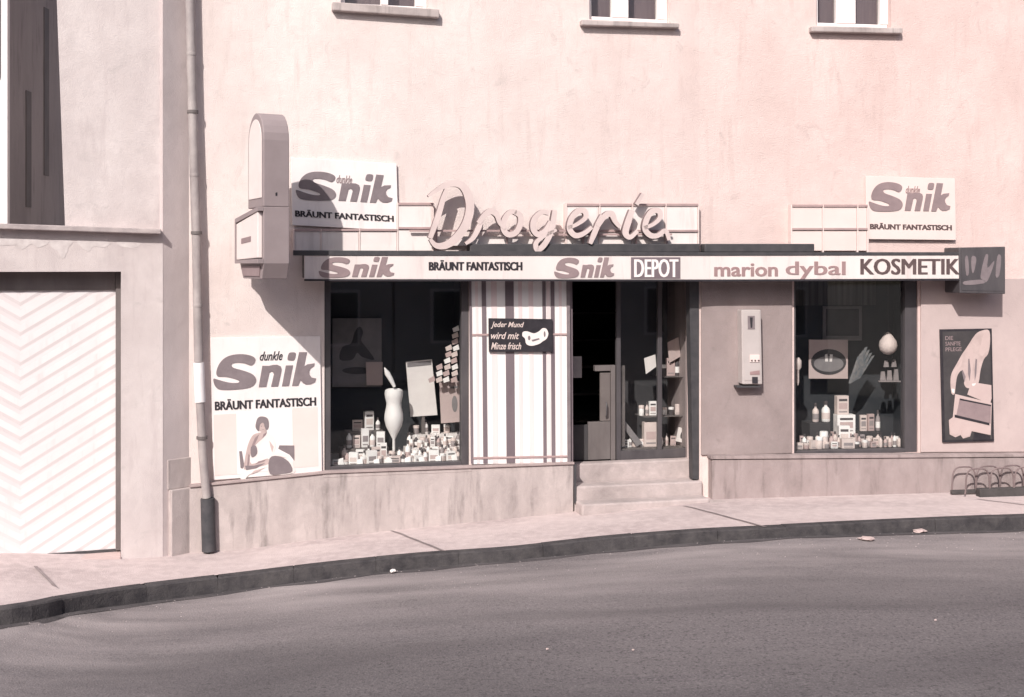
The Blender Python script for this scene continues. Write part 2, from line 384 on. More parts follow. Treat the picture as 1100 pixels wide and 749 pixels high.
# kerb: top, face and small batter, slightly uneven
kmb = MB()
def arc(P, d):    # point at distance d along a polyline
    for a, b in zip(P, P[1:]):
        l = math.hypot(b[0] - a[0], b[1] - a[1])
        if d <= l: t = d / l; return tuple(a[i] + (b[i] - a[i]) * t for i in range(len(a)))
        d -= l
    return tuple(P[-1])
full = [(a[0], a[1], a[2], b[2]) for a, b in zip(ktop, kbot)]
total = sum(math.hypot(b[0] - a[0], b[1] - a[1]) for a, b in zip(full, full[1:]))
d_ = 0.0
while d_ < total - .5:
    L_ = random.uniform(.75, 1.05); dz = random.uniform(-.003, .008); dy = random.uniform(-.008, .012)
    pts4 = [arc(full, d_ + L_ * q / 4 + (.0015 if q == 0 else (-.0015 if q == 4 else 0))) for q in range(5)]
    a, b = pts4[0], pts4[-1]; t = Vector((b[0] - a[0], b[1] - a[1])).normalized(); nx, ny = t.y, -t.x
    vs = []
    for p in pts4:
        j_ = .006 * noise.noise(Vector((p[0] * 6, p[1] * 6, 0)))
        for (o_, z_) in ((-.135, p[2] - .1), (-.135, p[2] + dz * .5 + .004), (-.012 + dy, p[2] + dz + .002 + j_), (.004 + dy + j_, p[2] + dz - .012), (.022 + dy, p[3] - .08)):
            vs.append((p[0] + nx * o_, -(p[1] + ny * o_), z_))
    fs = [(5 * q + r, 5 * q + r + 1, 5 * q + r + 6, 5 * q + r + 5) for q in range(4) for r in range(4)] + [(0, 1, 2, 3, 4), (20, 21, 22, 23, 24)]
    kmb.add(vs, fs); d_ += L_
kmb.build('kerb', KERB)['kind'] = 'structure'
rb = toward(kbot, -.02)
far = [(p[0] * 1.0, -2.2, -.12 + .012 * p[0]) for p in kbot]
ro = strip('road', rb, far, ROAD, rows=40)
att = ro.data.attributes.new('dust', 'FLOAT', 'POINT')
for i_, v_ in enumerate(ro.data.vertices):
    c_ = v_.co + ro.location
    d_ = min((Vector((p[0], p[1])) - Vector((c_.x, c_.y))).length for p in rb[::2])
    att.data[i_].value = math.exp(-((d_ / 1.7) ** 2))
g1 = toward(kbot, .012, .004); g2 = [(p[0], p[1], p[2]) for p in toward(kbot, .10, .004)]
# the dusty gutter band with an uneven outer edge
g2 = [(p[0] + 0, p[1] - .09 * noise.noise(Vector((p[0] * 1.7, 3, 0))) - .02, p[2] - .0) for p in g2]
def roadz(x, y):
    best = min(range(len(rb)), key=lambda i: abs((rb[i][0] + (far[i][0] - rb[i][0]) * 0) - x))
    a, b = rb[best], far[best]; t = (a[1] - y) / (a[1] - b[1]); return a[2] + (b[2] - a[2]) * max(0, t)
g2 = [(p[0], p[1], roadz(p[0], p[1]) + .005) for p in g2]
strip('gutter', g1, g2, GUTTER, rows=2)
opk = [(p[0], -2.2, p[2] + .12) for p in far]
strip('opposite_pavement', opk, [(p[0], -4.05, p[2] + .02) for p in opk], PAVE)
mb = MB(); mb.add([(-200, 200, -1.2), (200, 200, -1.2), (200, -200, -1.2), (-200, -200, -1.2)], [(0, 1, 2, 3)]); struct(mb.build('ground', GROUND))
# pavement joints
def pavept(px, py):
    for it in range(3):
        z = wbz(px) - .02
    D = (CAMH - z) * FPX / (py - HY); x, y = pd(px, D); return Vector((x, y, z))
def surf_z(x, y):
    i = min(range(len(wls)), key=lambda k: abs(wls[k][0] + (kps[k][0] - wls[k][0]) * .5 - x))
    a, b = behind[i], inner[i]; t = (a[1] - y) / (a[1] - b[1]); return a[2] + (b[2] - a[2]) * max(0, min(1, t))
for (a, b) in [((38, 612), (74, 641)), ((415, 569), (478, 592)), ((735, 545), (822, 566)), ((1050, 537), (1180, 551))]:
    mb = MB(); A = pavept(*a); B = pavept(*b); L = []
    for j in range(9):
        q = A.lerp(B, j / 8); q.x += .02 * noise.noise(Vector((j * 1.3, a[0], 0))); L.append((q.x, q.y, surf_z(q.x, q.y) + .009))
    vs = []
    for q in L: vs += [(q[0] - .022, -q[1], q[2]), (q[0] + .022, -q[1], q[2])]
    mb.add(vs, [(2 * i, 2 * i + 1, 2 * i + 3, 2 * i + 2) for i in range(8)])
    struct(mb.build('pavement_joint', JOINT))

# ------------------------------------------------------------------ grid wall with holes
def gridwall(mb, us, zs, holes, w0, w1):
    """solid wall u in us, z in zs, holes list of (u0,u1,z0,z1)"""
    U = sorted(set([us[0], us[1]] + [h[i] for h in holes for i in (0, 1)])); Z = sorted(set([zs[0], zs[1]] + [h[i] for h in holes for i in (2, 3)]))
    def solid(i, j):
        if i < 0 or j < 0 or i >= len(U) - 1 or j >= len(Z) - 1: return False
        a = (U[i] + U[i + 1]) / 2; b = (Z[j] + Z[j + 1]) / 2
        return not any(h[0] < a < h[1] and h[2] < b < h[3] for h in holes)
    for i in range(len(U) - 1):
        for j in range(len(Z) - 1):
            if not solid(i, j): continue
            a, b, c, d = U[i], U[i + 1], Z[j], Z[j + 1]
            mb.add([(a, w1, c), (b, w1, c), (b, w1, d), (a, w1, d)], [(0, 1, 2, 3)])
            mb.add([(a, w0, c), (b, w0, c), (b, w0, d), (a, w0, d)], [(0, 3, 2, 1)])
            if not solid(i - 1, j): mb.add([(a, w0, c), (a, w1, c), (a, w1, d), (a, w0, d)], [(0, 1, 2, 3)])
            if not solid(i + 1, j): mb.add([(b, w0, c), (b, w1, c), (b, w1, d), (b, w0, d)], [(0, 3, 2, 1)])
            if not solid(i, j - 1): mb.add([(a, w0, c), (b, w0, c), (b, w1, c), (a, w1, c)], [(0, 1, 2, 3)])
            if not solid(i, j + 1): mb.add([(a, w0, d), (b, w0, d), (b, w1, d), (a, w1, d)], [(0, 3, 2, 1)])
    return mb
def shell(mb, u0, u1, w0, w1, z0, z1, t=.04, back=True, floor=True):
    """open-fronted box, front at w1"""
    mb.box(u0 - t, u0, w0, w1, z0 - t, z1 + t); mb.box(u1, u1 + t, w0, w1, z0 - t, z1 + t)
    mb.box(u0, u1, w0, w1, z1, z1 + t)
    if floor: mb.box(u0, u1, w0, w1, z0 - t, z0)
    if back: mb.box(u0 - t, u1 + t, w0 - t, w0, z0 - t, z1 + t)
    return mb
TOP = 8.6
shop = thing('shop_building', 'pale pink plastered shop house with two display windows and an entrance', 'building', FA, FA.at(480, 560)[0], 0, 0)
uA0 = 0.0; uA1 = FA.at(751, 300)[0]; uB1 = FB.at(1500, 300)[0]
def rc(fr, x0, y0, x1, y1, w=0): a = fr.at(x0, y0, w); b = fr.at(x1, y1, w); return a[0], b[0], b[1], a[1]
h1 = list(rc(FA, 348.5, 297, 504, 502)); h1[3] = FA.at(430, 296)[1]
zdoor = FA.at(690, 545)[1]
hd = list(rc(FA, 613, 296, 750, 540)); hd[3] = h1[3]; hd[2] = -.3
U1 = list(rc(FA, 366, 12, 460, 8)); U1[2] = FA.at(415, 9)[1]; U1[3] = U1[2] + 1.5
U2 = list(rc(FA, 633, 20, 720, 20)); U2[2] = FA.at(678, 23)[1]; U2[3] = U2[2] + 1.5
h2 = list(rc(FB, 853, 300, 986, 486))
h2[3] = FB.at(920, 297)[1]
U3 = list(rc(FB, 877, 20, 957, 20)); U3[2] = FB.at(921, 29)[1]; U3[3] = U3[2] + 1.5
def subB(parent): # building parts on the other plane: mesh converted to frame A
    pass
def toA(mbB):
    out = MB(FA); out.f = mbB.f; out.mi = mbB.mi
    for (a, y, z) in mbB.v:
        q = FB.world(a, -y, z); d = Vector((q.x, q.y)) - FA.p; out.v.append((d.dot(FA.t), d.dot(FA.i), z))
    return out
PB = lambda mb, *a, **k: (toA(mb) if mb.fr is FB else mb).build(*a, parent=shop, **k)
mb = gridwall(MB(FA), (uA0, uA1), (-1.2, TOP), [h1, hd, U1, U2], -.38, 0); PB(mb, 'wall', PLASTER)
mb = gridwall(MB(FB), (0.0, uB1), (-1.2, TOP), [h2, U3], -.38, 0); PB(mb, 'wall', PLASTER)
# rear body and roof
mb = MB(FA); mb.box(uA0, uA0 + .3, -9, -.385, -1.2, TOP); mb.box(uA0, 13, -9.3, -9, -1.2, TOP); PB(mb, 'rear_wall', PLASTER)
mb = MB(FA); mb.add([(-.3, .35, TOP), (13.5, .35, TOP), (13.5, -9.6, TOP), (-.3, -9.6, TOP), (-.3, .35, TOP + .25), (13.5, .35, TOP + .25), (13.5, -4.6, TOP + 3), (-.3, -4.6, TOP + 3), (-.3, -9.6, TOP + .25), (13.5, -9.6, TOP + .25)],
    [(0, 1, 2, 3), (0, 4, 5, 1), (4, 7, 6, 5), (7, 8, 9, 6), (3, 2, 9, 8), (0, 3, 8, 7, 4), (1, 5, 6, 9, 2)]); PB(mb, 'roof', ROOFM)
# lower panels of the right front
def ppoly(fr, w, pts): return [fr.at(x, y, w) for x, y in pts]
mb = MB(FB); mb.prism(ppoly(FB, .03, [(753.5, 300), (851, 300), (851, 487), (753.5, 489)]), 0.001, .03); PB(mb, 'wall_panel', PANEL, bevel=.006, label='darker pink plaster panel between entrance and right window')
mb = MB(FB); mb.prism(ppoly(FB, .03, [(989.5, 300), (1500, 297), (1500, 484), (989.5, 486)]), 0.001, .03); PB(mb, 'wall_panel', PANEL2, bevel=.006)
mb = MB(FA); mb.prism(ppoly(FA, .012, [(233, 290), (346, 290), (347, 505), (233, 518)]), 0.001, .012)
# plinths
mb = MB(FA); c = ppoly(FA, .07, [(203.5, 524), (350, 509), (616, 499)]); mb.prism([(c[0][0], c[0][1]), (c[1][0], c[1][1]), (c[2][0], c[2][1]), (c[2][0], -.9), (c[0][0], -.9)], -.02, .07); pl = PB(mb, 'plinth', PLINTH, bevel=.008)
mb = MB(FA); c = ppoly(FA, .09, [(203.5, 521.5), (350, 506.5), (617, 496.5)]); d = ppoly(FA, .09, [(203.5, 524), (350, 509), (617, 499)])
mb.prism(c + d[::-1], -.01, .095); PB(mb, 'plinth_cap', CAPM, bevel=.004)
mb = MB(FB); c = ppoly(FB, .16, [(765, 494), (1500, 488)]); mb.prism([c[0], c[1], (c[1][0], -.9), (c[0][0], -.9)], -.02, .16); PB(mb, 'plinth', PLINTH_R, bevel=.008)
mb = MB(FB); c = ppoly(FB, .18, [(764, 490), (1500, 485.5)]); d = ppoly(FB, .18, [(764, 493.5), (1500, 488)]); mb.prism(c + d[::-1], -.01, .18); PB(mb, 'plinth_cap', PLINTH_R, bevel=.004)

# ------------------------------------------------------------------ shop windows
def window_frame(fr, h, wd=.055, w0=-.14, w1=-.02, mullions=(), bottom=.07, right=None, mt=SEAM):
    u0, u1, z0, z1 = h; mb = MB(fr); r = right or wd; e = .002
    mb.box(u0 + e, u0 + wd, w0, w1, z0 + e, z1 - e); mb.box(u1 - r, u1 - e, w0, w1, z0 + e, z1 - e)
    mb.box(u0 + wd, u1 - r, w0, w1, z0 + e, z0 + bottom); mb.box(u0 + wd, u1 - r, w0, w1, z1 - wd, z1 - e)
    for m in mullions: mb.box(m - .02, m + .02, w0, w1, z0 + bottom, z1 - wd)
    f = PB(mb, 'display_window', mt, bevel=.006)
    mb = MB(fr); mb.box(u0 + wd - .01, u1 - r + .01, -.086, -.08, z0 + bottom - .01, z1 - wd + .01)
    o = (toA(mb) if fr is FB else mb).build('pane', GLASS, parent=f)
    return f
BASE_UP = None
window_frame(FA, h1, wd=.075, right=.09)
window_frame(FB, h2, wd=.03, right=.17, bottom=.05)
# window ledge in front of left window (light sill)
mb = MB(FA); mb.box(h1[0] - .02, h1[1] + .02, -.13, .075, h1[2] - .045, h1[2]); PB(mb, 'window_sill', PLINTH, bevel=.006)
def case(fr, h, depth, wfront=-.15, col=INTER, col2=INTER2):
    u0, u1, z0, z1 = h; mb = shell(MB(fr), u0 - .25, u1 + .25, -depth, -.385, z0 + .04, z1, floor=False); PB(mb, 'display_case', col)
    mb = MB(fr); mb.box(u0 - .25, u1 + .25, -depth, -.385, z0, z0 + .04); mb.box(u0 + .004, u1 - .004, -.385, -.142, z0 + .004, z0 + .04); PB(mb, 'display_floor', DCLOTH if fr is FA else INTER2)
case(FA, h1, 1.25); case(FB, h2, 1.2)

PB(MB(FB).box(h2[0] + .05, h2[1] - .05, -1.17, -1.13, h2[3] - .42, h2[3] - .02), 'reflection_strip', mat('reflection_stripes', (.16, .145, .14), (.05, .047, .047), .9, 2.0, (9, 9, .2)))  # striped strip imitating the opposite houses' reflection in the upper pane
# ------------------------------------------------------------------ goods
COUNTS = {}
ORD = ['first', 'second', 'third', 'fourth', 'fifth', 'sixth', 'seventh', 'eighth', 'ninth', 'tenth', 'eleventh', 'twelfth', 'thirteenth', 'fourteenth', 'fifteenth', 'sixteenth', 'seventeenth', 'eighteenth', 'nineteenth', 'twentieth']
CN = ['white', 'cream', 'grey', 'black', 'rose']
def good(fr, kind, px, w, z, wp, hp, ci, label, group, rot=0.0):
    """item standing on z at outward w, size in photo pixels"""
    u, _ = fr.at(px, 400, w); D = fr.world(u, w, z).y; k = D / FPX; W = wp * k; H = hp * k
    if kind == 'box':
        mb = MB(fr); d = W * .6; ca, sa = math.cos(rot), math.sin(rot)
        base = [(-W / 2, -d / 2), (W / 2, -d / 2), (W / 2, d / 2), (-W / 2, d / 2)]
        base = [(u + x * ca - y * sa, w + x * sa + y * ca) for x, y in base]
        mb.hexa([(a, b, z) for a, b in base] + [(a, b, z + H) for a, b in base])
        r = thing('carton', label, 'carton', fr, u, w, z, group)
        mb.build('box_body', GMATS[ci], parent=r, bevel=.003)
        mb = MB(fr); b2 = [(u + x * ca - y * sa, w + x * sa + y * ca) for x, y in [(-W * .36, d / 2 + .002), (W * .36, d / 2 + .002)]]
        mb.add([(b2[0][0], b2[0][1], z + H * .3), (b2[1][0], b2[1][1], z + H * .3), (b2[1][0], b2[1][1], z + H * .62), (b2[0][0], b2[0][1], z + H * .62)], [(0, 1, 2, 3)])
        mb.build('printed_band', GMATS[[2, 4, 1, 4][int(px * 7 + wp) % 4] if ci != 2 else 1], parent=r)
        for t0, t1, q_ in ((.72, .84, 3), (.12, .18, 2)):
            if int(px * 5 + hp) % 3 == 0 and q_ == 3: continue
            mb = MB(fr); mb.add([(b2[0][0], b2[0][1], z + H * t0), (b2[1][0], b2[1][1], z + H * t0), (b2[1][0], b2[1][1], z + H * t1), (b2[0][0], b2[0][1], z + H * t1)], [(0, 1, 2, 3)])
            mb.build('print_line', GMATS[q_ if ci != 3 else 1], parent=r)
    elif kind == 'bottle':
        r = thing('bottle', label, 'bottle', fr, u, w, z, group); R = W / 2
        MB(fr).lathe(u, w, z, [(R * .9, 0), (R, H * .04), (R, H * .55), (R * .8, H * .66), (R * .36, H * .74), (R * .34, H * .82)], 16).build('bottle_body', GMATS[ci], parent=r, smooth=True)
        MB(fr).lathe(u, w, z, [(R * 1.015, H * .14), (R * 1.015, H * .44)], 16).build('bottle_label', GMATS[[4, 2, 1, 2][int(px * 3 + wp) % 4] if ci not in (3, 2) else 0], parent=r, smooth=True)
        MB(fr).lathe(u, w, z, [(R * .44, H * .821), (R * .44, H * .99), (R * .36, H)], 12).build('bottle_cap', GMATS[3 if ci != 3 else 0], parent=r, smooth=True)
    else:
        r = thing('jar', label, 'jar', fr, u, w, z, group); R = W / 2
        MB(fr).lathe(u, w, z, [(R * .86, 0), (R * .95, H * .08), (R * .95, H * .66), (R * .85, H * .7)], 16).build('jar_body', GMATS[ci], parent=r, smooth=True)
        MB(fr).lathe(u, w, z, [(R, H * .701), (R, H * .96), (R * .9, H)], 16).build('lid', GMATS[(ci + 1) % 2], parent=r, smooth=True)
    return r
def row(fr, items, w, z, place, group):
    """items: list (kind, px, wp, hp, ci, rot) -> ordinal labels by kind and colour"""
    items = sorted(items, key=lambda t: t[1]); tot = {}; cnt = {}
    for it in items: tot[(it[0], it[4])] = tot.get((it[0], it[4]), 0) + 1
    for it in items:
        k = (it[0], it[4]); cnt[k] = cnt.get(k, 0) + 1
        nm = {'box': 'carton', 'bottle': 'bottle', 'jar': 'lidded jar'}[it[0]]
        if tot[k] == 1: lab = 'only %s %s %s' % (CN[it[4]], nm, place)
        else: lab = '%s %s %s from the left %s' % (ORD[cnt[k] - 1], CN[it[4]], nm, place)
        good(fr, it[0], it[1], w, z, it[2], it[3], it[4], lab, group, it[5] if len(it) > 5 else 0)
def block(fr, x0, x1, w0, w1, z0, z1, name, m, label, cat):
    a = fr.at(x0, 400, w1)[0]; b = fr.at(x1, 400, w1)[0]; mb = MB(fr); mb.box(a, b, w0, w1, z0, z1); o = mb.build(name, m, bevel=.004); return tag(o, label, cat)
z1f = h1[2] + .04
def rnd(a, b): return a + random.random() * (b - a)
# left window: stepped stand, three rows
block(FA, 366, 418, -.75, -.5, z1f, z1f + .16, 'display_riser', SHELFM, 'low display riser carrying cartons at left of the left shop window', 'display stand')
block(FA, 372, 412, -.98, -.76, z1f, z1f + .34, 'display_riser', SHELFM, 'taller display riser behind the low one in the left shop window', 'display stand')
block(FA, 436, 499, -.75, -.5, z1f, z1f + .14, 'display_riser', DCLOTH, 'pale cloth covered riser under bottles at right of the left shop window', 'display stand')
block(FA, 440, 499, -.98, -.76, z1f, z1f + .27, 'display_riser', DCLOTH, 'taller pale riser at the rear right of the left shop window', 'display stand')
grp = 'goods displayed in the left shop window'
row(FA, [('box', 362, 9, 7, 0, .2), ('jar', 371, 6, 6, 0), ('box', 380, 10, 14, 0, .3), ('jar', 390, 7, 9, 1), ('box', 399, 11, 15, 0, -.2), ('jar', 408, 6, 9, 2), ('jar', 415, 6, 8, 0), ('box', 424, 12, 8, 1, .1), ('bottle', 433, 6, 12, 3), ('jar', 441, 6, 8, 0), ('box', 449, 9, 8, 0, -.3), ('bottle', 457, 5, 14, 0), ('box', 466, 11, 13, 0, .15), ('jar', 475, 7, 9, 1), ('box', 484, 10, 11, 0, -.1), ('bottle', 492, 5, 13, 1)], -.24, z1f, 'in the front row of the left shop window', grp)
row(FA, [('bottle', 370, 6, 20, 1), ('jar', 378, 7, 10, 0), ('box', 387, 9, 14, 0, .25), ('bottle', 396, 6, 18, 0), ('box', 404, 9, 16, 1, -.2), ('box', 412, 7, 20, 0, .1), ('jar', 421, 7, 11, 2), ('bottle', 429, 5, 15, 0), ('bottle', 438, 6, 22, 0), ('jar', 446, 7, 11, 1), ('bottle', 453, 5, 17, 3), ('bottle', 460, 5, 18, 0), ('box', 468, 7, 14, 0, .3), ('bottle', 475, 5, 16, 2), ('bottle', 482, 5, 15, 0), ('bottle', 489, 5, 17, 1), ('box', 496, 6, 13, 0)], -.43, z1f, 'in the second row of the left shop window', grp)
row(FA, [('bottle', 375, 6, 19, 0), ('box', 383, 8, 13, 1, .2), ('box', 392, 8, 20, 0, -.1), ('bottle', 400, 6, 17, 0), ('box', 409, 9, 16, 0, .2)], -.62, z1f + .16, 'on the low riser of the left shop window', grp)
row(FA, [('bottle', 440, 6, 16, 0), ('bottle', 447, 5, 13, 3), ('jar', 454, 7, 10, 0), ('bottle', 461, 5, 16, 1), ('bottle', 468, 6, 14, 3), ('jar', 475, 7, 9, 0), ('box', 483, 9, 11, 0, .3), ('bottle', 492, 5, 15, 2)], -.62, z1f + .14, 'on the cloth riser of the left shop window', grp)
row(FA, [('box', 384, 11, 11, 1, .1), ('box', 396, 10, 20, 0, -.2), ('bottle', 406, 5, 13, 0)], -.87, z1f + .34, 'on the tall left riser of the left shop window', grp)
row(FA, [('jar', 447, 7, 9, 2), ('bottle', 457, 6, 15, 0), ('box', 468, 9, 9, 0, .2), ('jar', 480, 7, 9, 1)], -.87, z1f + .27, 'on the tall right riser of the left shop window', grp)
for j, (x, w_, zz, hh) in enumerate([(366, -.2, 0, 9), (386, -.19, 0, 8), (404, -.19, 0, 7), (418, -.2, 0, 9), (437, -.19, 0, 8), (453, -.2, 0, 7), (470, -.19, 0, 8), (488, -.2, 0, 9)]):
    u, _ = FA.at(x, 400, w_); k = .0113; a = random.uniform(-.15, .15)
    m = MB(FA); m.hexa([(u - .03, w_ + .03, z1f), (u + .04, w_ + .03 + a * .1, z1f), (u + .04, w_ + .027 + a * .1, z1f), (u - .03, w_ + .027, z1f), (u - .03 + a * .1, w_ - .005, z1f + hh * k * .8), (u + .04 + a * .1, w_ - .005 + a * .1, z1f + hh * k), (u + .04 + a * .1, w_ - .008 + a * .1, z1f + hh * k), (u - .03 + a * .1, w_ - .008, z1f + hh * k * .8)])
    tag(m.build('price_card', GMATS[0]), '%s leaning price card from the left along the front of the left shop window' % ORD[j], 'price card', 'price cards in the left shop window')
row(FA, [('bottle', 373, 5, 15, 4), ('jar', 383, 6, 9, 0), ('bottle', 391, 4, 14, 0), ('box', 401, 6, 11, 2, .5), ('jar', 409, 6, 8, 1), ('bottle', 417, 4, 13, 2), ('bottle', 432, 4, 14, 1), ('jar', 444, 6, 9, 3), ('bottle', 451, 4, 15, 0), ('box', 458, 6, 10, 1, -.6), ('bottle', 464, 4, 13, 2), ('jar', 471, 6, 8, 0), ('bottle', 479, 4, 15, 4), ('box', 486, 6, 10, 0, .5), ('bottle', 494, 4, 14, 3)], -.335, z1f, 'in the middle row of the left shop window', grp)
row(FA, [('bottle', 442, 4, 12, 0), ('jar', 451, 6, 8, 1), ('bottle', 458, 4, 13, 2), ('box', 465, 5, 11, 0, .4), ('bottle', 471, 4, 12, 4), ('bottle', 478, 4, 14, 0), ('jar', 487, 6, 9, 2), ('bottle', 496, 4, 13, 0)], -.54, z1f + .14, 'on the cloth riser edge in the left shop window', grp)
# framed picture
mp = rectq(FA, -1.18, 357, 342, 410, 416); t = thing('framed_picture', 'dim framed picture of a seated figure at the back of the left shop window', 'picture', FA, *(lambda q: (q[0], -1.2, q[1]))(mp(.5, 1)))
MB(FA).prism(mpoly(mp, UNIT), -1.2, -1.18).build('picture_frame', PAPERG, parent=t, bevel=.004)
MB(FA).prism(mpoly(mp, [(.06, .05), (.94, .05), (.94, .62), (.06, .62)]), -1.18, -1.176).build('print', PAPERG, parent=t)
m = MB(FA); m.prism(mpoly(mp, crom([(.15, .6), (.2, .42), (.38, .36), (.45, .2), (.55, .12), (.62, .2), (.58, .32), (.68, .42), (.85, .6), (.6, .56), (.5, .5), (.4, .6)], 3)), -1.176, -1.172)
m.prism(mpoly(mp, ellipse(.5, .76, .3, .05)), -1.18, -1.172); m.build('figure_print', PAPERD, parent=t)
def card(fr, w, c, name, m, label, cat, th=.008, group=None):
    mp = quad(fr, w, c); mb = MB(fr); mb.prism(mpoly(mp, UNIT), w - th, w); return tag(mb.build(name, m, bevel=.001), label, cat, group), mp
card(FA, -1.1, [(393, 389), (411, 389), (411, 414), (394, 414)], 'card', PAPERP, 'small light card overlapping the framed picture in the left shop window', 'card')
# tall white showcard, leaning
mp = quad(FA, -.8, [(436, 389), (464, 386), (470, 446), (441, 448)]); t = thing('showcard', 'tall tilted white showcard at the middle of the left shop window', 'showcard', FA, mp(.5, 1)[0], -.8, mp(.5, 1)[1])
MB(FA).prism(mpoly(mp, UNIT), -.815, -.8).build('card_sheet', PAPER, parent=t, bevel=.002)
MB(FA).prism(mpoly(mp, [(.04, .02), (.96, .02), (.96, .1), (.04, .1)]), -.8, -.797).build('header_band', PAPERG, parent=t)
m = MB(FA); q = mp(.5, .9); m.box(q[0] - .02, q[0] + .02, -.9, -.816, z1f + .2, q[1]); m.build('strut', SHELFM, parent=t)
# torso bust, white, on a stem
u, _ = FA.at(423, 400, -.55); k = FA.world(u, -.55, 1).y / FPX
prof = [(7, 0), (7, 2), (1.6, 3), (1.5, 22), (5, 29), (8.5, 36), (10.2, 43), (10, 49), (8.4, 56), (8, 61), (9.4, 67), (10, 71), (9.4, 74.5), (7, 76), (5, 74), (2.6, 73)]
t = thing('torso_bust', 'white female torso bust on a stem in the middle of the left shop window', 'display bust', FA, u, -.55, z1f)
off = 14
pr = [(r * k, (h) * k) for r, h in prof]
mb = MB(FA); mb.lathe(u, -.55, z1f, pr[4:], 20); mb.build('torso', GMATS[0], parent=t, smooth=True)
mb = MB(FA); mb.lathe(u, -.55, z1f, pr[:5], 14); mb.build('stem', GMATS[0], parent=t, smooth=True)
mb = MB(FA); mb.tube([(u + (x - 423) * k, -.56, z1f + hh * k) for x, hh in [(424, 78), (420, 86), (416, 93), (413, 99)]], [.02, .03, .035, .006], 8); mb.build('feather', GMATS[0], parent=t, smooth=True)
# column of small packets hung in a fan at the right of the left window
t = thing('packet_garland', 'tapering garland of small hanging packets at the right of the left shop window', 'garland', FA, FA.at(487, 410, -.5)[0], -.5, FA.at(487, 412, -.5)[1])
for j in range(9):
    yy = 352 + j * 6.8; n_ = 1 + (j * 3) // 8
    for i in range(n_):
        xx = 490 - i * 7.5 + random.uniform(-1, 1) - j * .35; q = quad(FA, -.5 - .01 * i, [(xx - 3.4, yy + 1), (xx + 2.6, yy - 2.2), (xx + 3.6, yy + 3), (xx - 2.4, yy + 5)])
        MB(FA).prism(mpoly(q, UNIT), -.53 - .01 * i, -.5 - .01 * i).build('packet', GMATS[(i + j) % 3 if (i + j) % 3 < 2 else 4], parent=t)
mp = quad(FA, -.7, [(472, 411), (498, 409), (499, 453), (474, 455)]); t = thing('pink_notice', 'pale pink panel with a small emblem below the packet garland', 'panel', FA, mp(.5, 1)[0], -.7, mp(.5, 1)[1])
MB(FA).prism(mpoly(mp, UNIT), -.72, -.7).build('sheet', PAPERP, parent=t, bevel=.002)
m = MB(FA); m.prism(mpoly(mp, [(.45, .12), (.75, .12), (.75, .17), (.45, .17)]), -.7, -.697); m.prism(mpoly(mp, ellipse(.6, .55, .12, .2)), -.7, -.697); m.build('emblem', PAPERG, parent=t)

# right window goods
z2f = h2[2] + .04
block(FB, 893, 922, -.8, -.5, z2f, z2f + .15, 'display_riser', GMATS[4], 'small riser under the stacked cartons in the right shop window', 'display stand')
block(FB, 870, 892, -.85, -.55, z2f, z2f + .30, 'display_riser', INTER2, 'dark riser carrying two bottles in the right shop window', 'display stand')
block(FB, 922, 948, -.85, -.55, z2f, z2f + .16, 'display_riser', INTER2, 'dark riser carrying grey cartons in the right shop window', 'display stand')
grp2 = 'goods displayed in the right shop window'
row(FB, [('box', 859, 7, 7, 1, .3), ('jar', 866, 6, 6, 4), ('box', 873, 7, 9, 1, -.3), ('jar', 880, 8, 13, 1), ('jar', 888, 6, 7, 2), ('box', 896, 7, 7, 0, .2), ('box', 910, 14, 10, 1, .1), ('jar', 920, 6, 6, 3), ('jar', 929, 6, 8, 1), ('box', 938, 6, 6, 4), ('bottle', 946, 4, 13, 1), ('bottle', 951, 4, 11, 4), ('bottle', 956, 4, 12, 1), ('bottle', 961, 4, 15, 0), ('bottle', 966, 4, 12, 1), ('bottle', 971, 4, 13, 1)], -.26, z2f, 'in the front row of the right shop window', grp2)
row(FB, [('box', 862, 6, 12, 4, .2), ('jar', 870, 7, 11, 2), ('bottle', 878, 5, 15, 4), ('box', 886, 8, 12, 2), ('bottle', 897, 5, 16, 1), ('box', 906, 12, 22, 0, .1), ('bottle', 916, 5, 15, 3), ('box', 925, 7, 12, 2), ('jar', 934, 7, 10, 4), ('bottle', 943, 5, 14, 1), ('jar', 953, 7, 9, 2), ('jar', 963, 7, 9, 1)], -.43, z2f, 'in the second row of the right shop window', grp2)
row(FB, [('bottle', 864, 5, 15, 0), ('box', 870, 6, 8, 0, .5), ('bottle', 876, 4, 11, 2), ('jar', 884, 6, 9, 1), ('bottle', 893, 5, 15, 4), ('bottle', 901, 4, 13, 1), ('jar', 916, 7, 10, 0), ('bottle', 923, 4, 14, 4), ('jar', 933, 6, 9, 2), ('box', 941, 6, 9, 1, .4), ('bottle', 958, 4, 14, 4), ('jar', 968, 6, 7, 1)], -.34, z2f, 'in the middle row of the right shop window', grp2)
row(FB, [('bottle', 876, 7, 20, 1), ('bottle', 887, 9, 22, 0)], -.7, z2f + .30, 'on the dark riser of the right shop window', grp2)
row(FB, [('box', 927, 7, 17, 1, .1), ('box', 935, 7, 18, 4, -.1), ('bottle', 943, 5, 22, 2)], -.7, z2f + .16, 'on the dark right riser of the right shop window', grp2)
row(FB, [('box', 907, 20, 20, 0, .05)], -.62, z2f + .15, 'on the small riser of the right shop window', grp2)
kz = FB.world(0, -.62, 1).y / FPX
good(FB, 'box', 904, -.62, z2f + .15 + 20 * .0128, 13, 20, 1, 'cream carton on top of the wide white carton in the right shop window', grp2)
good(FB, 'jar', 885, -.3, z2f, 9, 18, 1, 'tall cream canister in front of the dark bottle riser in the right shop window', grp2)
mp = rectq(FB, -.9, 869, 365, 911, 407); t = thing('oval_picture', 'square cream picture with a dark oval hanging in the right shop window', 'picture', FB, mp(.5, 1)[0], -.9, mp(.5, 1)[1])
